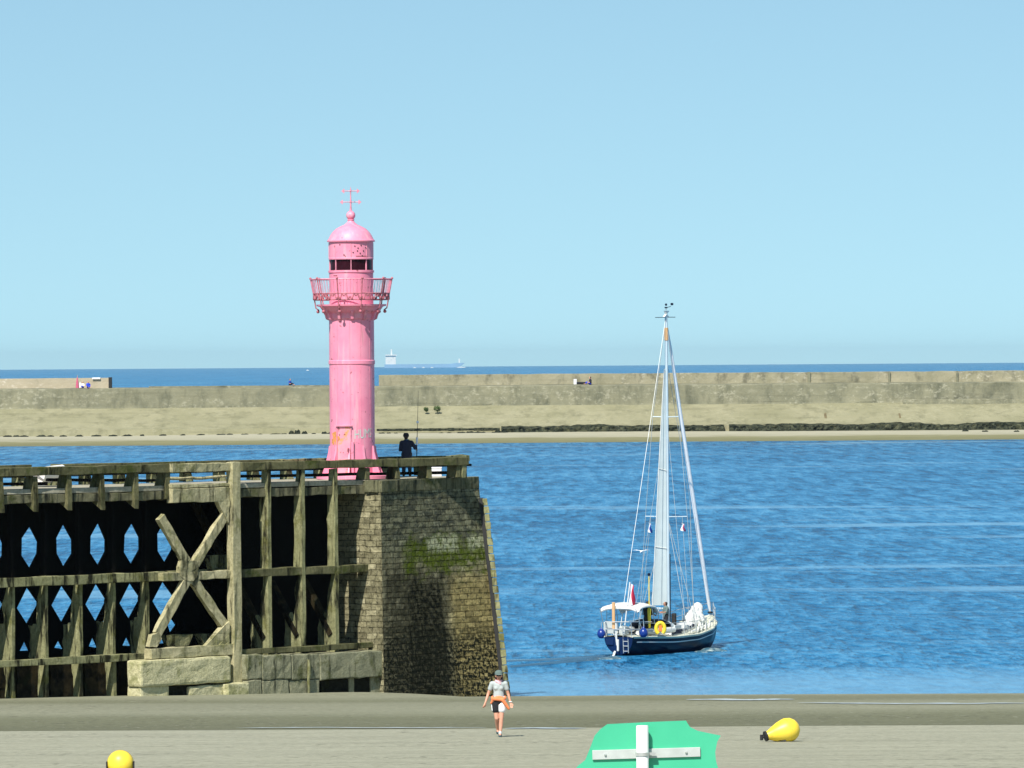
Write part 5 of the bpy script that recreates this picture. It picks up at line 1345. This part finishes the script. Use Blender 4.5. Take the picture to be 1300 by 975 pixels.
# people on the breakwater
def farp(px, dy, z): return V((fx(px, Db+dy), Db+dy, z))
r_ = thing('person', farp(368, 18.4, zc+.20), 'lone person in a dark blue top sitting on the breakwater edge left of the lighthouse', 'person'); figure(r_, True, (.8, -.6, 0), 'blue_cloth', 'blackcloth', 'skin', .03); r_.scale = (1.25,)*3
r_ = thing('person', farp(749.5, 17, zc+.0), 'person in a dark and blue top sitting on the breakwater ledge above the yacht stern', 'person'); figure(r_, True, (-1, -.2, 0), 'jeans', 'bluecloth', 'skin', .03, 'blackcloth'); r_.scale = (1.5,)*3
r_ = thing('bag', farp(731, 17, zc), 'white and black bag lying on the ledge beside the person in blue', 'bag')
b = MB(); b.cap((0, 0, .25), (1.6, 0, .22), .2, .2); b.build('bag_body', M['blackcloth'], r_, local=True, smooth=True)
b = MB(); b.box((-.1, 0, .45), (.5, .4, .9), None, .08); b.build('side_pocket', M['whitecloth'], r_, local=True)
r_ = thing('person', farp(105, 17.5, zc), 'person in blue and white sitting on the breakwater beside the folded red parasol', 'person'); figure(r_, True, (-.3, -1, 0), 'whitecloth', 'bluecloth', 'skin', .03); r_.scale = (1.2,)*3
r_ = thing('person', farp(112, 17.5, zc), 'person all in bright blue sitting on the breakwater left of the dark end post', 'person'); figure(r_, True, (.3, -1, 0), 'bluecloth', 'bluecloth', 'skin', .03); r_.scale = (1.3,)*3
r_ = thing('parasol', farp(98.2, 17.3, zc), 'folded red parasol standing at the left end of the breakwater', 'parasol')
b = MB(); b.lathe([(.30, .0), (.26, .3), (.19, 1.0), (.08, 1.7), (0, 1.8)], (0, 0, 0), 12); b.build('folded_canopy', M['redcloth'], r_, local=True, smooth=True)
b = MB(); b.tube([V((0, 0, 1.7)), V((.05, 0, 2.1))], .04, 6); b.build('pole', M['tan'], r_, local=True)
r_ = thing('cool_box', farp(101.8, 16.9, zc), 'upright white bag between the red parasol and the sitting people', 'bag')
b = MB(); b.box((0, 0, .4), (.34, .3, .8), None, .05); b.build('bag_body', M['whitecloth'], r_, local=True)
b = MB(); b.tube([V((-.12, 0, .8)), V((0, 0, 1.0)), V((.12, 0, .8))], .03, 6); b.build('handle', M['whitecloth'], r_, local=True)
r_ = thing('towel', farp(122.5, 20.2, zpx(100, 480, Db+20)+.02), 'white towel draped over the top of the pinkish parapet', 'towel')
b = MB(); b.box((0, -.1, .03), (1.35, 1.2, .05), None, .02); b.box((0, -.72, -.10), (1.35, .04, .22), None, .01); b.build('towel_cloth', M['whitecloth'], r_, local=True)

# ------------------------------------------------------------------ ships on the horizon and a gull
SHD = 18000.0
q = FPX/SHD
sb = P(538, 468, SHD); sb.z = 0
ship = thing('cargo_ship', sb, 'low cargo ship with a white bridge on the horizon right of the lighthouse', 'ship')
M['ship'] = plain('haze_blue_ship_hull', (.20, .36, .52), .6, .1, .02)  # distance haze mixed into the hull colour as pale blue
b = MB()
x0, x1 = (488-538)/q, (590-538)/q
zh = zpx(538, 462.2, SHD)
b.prism([V((x0, 0, -1)), V((x1-16, 0, -1)), V((x1, 0, zh+2.5)), V((x1-25, 0, zh+2.5)), V((x1-42, 0, zh)), V((x0, 0, zh))], V((0, 34, 0))); b.build('hull', M['ship'], ship, local=True)
b = MB(); zb3 = zpx(495, 451.5, SHD); b.box(((496-538)/q, 14, (zh+zb3)/2), (13/q, 24, zb3-zh+.01)); b.box(((496.5-538)/q, 14, zb3+1.5), (14.5/q, 30, 3)); sup = b.build('bridge', M['white'], ship, local=True)
b = MB()
for k in range(3): b.box(((494+k*2.5-538)/q, 1.85, zh+7+k*6), (1.2/q, .5, 2.5))
b.build('bridge_window', M['signgrey'], sup, local=True)
b = MB(); b.box(((497-538)/q, 8, zpx(497, 447.5, SHD)), (1.8/q, 1.5, 8/q)); b.build('funnel_mast', M['white'], sup, local=True)
b = MB(); b.box(((583-538)/q, 8, zpx(583, 459, SHD)), (1.6/q, 1.5, 7/q)); b.build('fore_mast', M['white'], ship, local=True)
for px, py, D, lab in ((526.5, 465.8, 17000, 'tiny white boat on the horizon below the cargo ship, leftmost of three'), (537.5, 465.8, 17000, 'tiny white boat on the horizon below the cargo ship, middle of three'), (548.5, 465.8, 17000, 'tiny white boat on the horizon below the cargo ship, rightmost of three'), (390.5, 470.5, 12000, 'tiny white boat far out to the left of the lighthouse'), (585.5, 465.2, 17000, 'long low white boat on the horizon at the right end of the cargo ship')):
    p = P(px, py, D); p.z = 0; k = D/FPX; r_ = thing('distant_boat', p, lab, 'boat', 'tiny boats on the horizon')
    L = (5.5 if px > 570 else 1.7)*k; h = .9*k
    b = MB(); b.prism([V((-L, 0, -.2)), V((L*.8, 0, -.2)), V((L*1.1, 0, h)), V((-L, 0, h*.8))], V((0, L*.5, 0))); b.build('hull', M['white'], r_, local=True)
    b = MB(); b.prism([V((-L*.5, .1, h*.8)), V((L*.3, .1, h*.8)), V((L*.1, .1, h*1.4)), V((-L*.45, .1, h*1.5))], V((0, L*.3, 0))); b.build('cabin', M['white'], r_, local=True)
gp = P(814.2, 701, 300)
r_ = thing('seagull', gp, 'white gull flying low over the water left of the yacht mast', 'bird')
b = MB(); b.cap((0, -.15, 0), (0, .18, .02), .07, .05); b.ball((0, -.24, .04), .05, 8); b.cap((0, -.28, .03), (0, -.34, .02), .015, .006); b.cap((0, .18, .02), (0, .32, .02), .05, .03, flat=((0, 0, 1), .3))
for s_ in (-1, 1): b.cap((s_*.05, -.02, .04), (s_*.22, -.06, .12), .06, .05, flat=((0, 0, 1), .3)); b.cap((s_*.22, -.06, .12), (s_*.40, .06, .08), .045, .015, flat=((0, 0, 1), .3))
b.build('body', M['whitecloth'], r_, local=True, voxel=.012)

# ------------------------------------------------------------------ sea haze: one closed box of thin even air round everything
hzm = bpy.data.materials.new('sea_haze'); hzm.use_nodes = True; hn = hzm.node_tree; hn.nodes.clear()
ho = hn.nodes.new('ShaderNodeOutputMaterial'); hv = hn.nodes.new('ShaderNodeVolumePrincipled'); hn.links.new(hv.outputs[0], ho.inputs['Volume'])
hv.inputs['Color'].default_value = (.62, .85, 1, 1); hv.inputs['Density'].default_value = 2.2e-5; hv.inputs['Anisotropy'].default_value = .2
b = MB(); b.box((0, 11100, 25), (60000, 23000, 70)); hzo = b.build('haze', hzm); tag(hzo, 'thin pale sea haze between the beach and the horizon', kind='stuff')
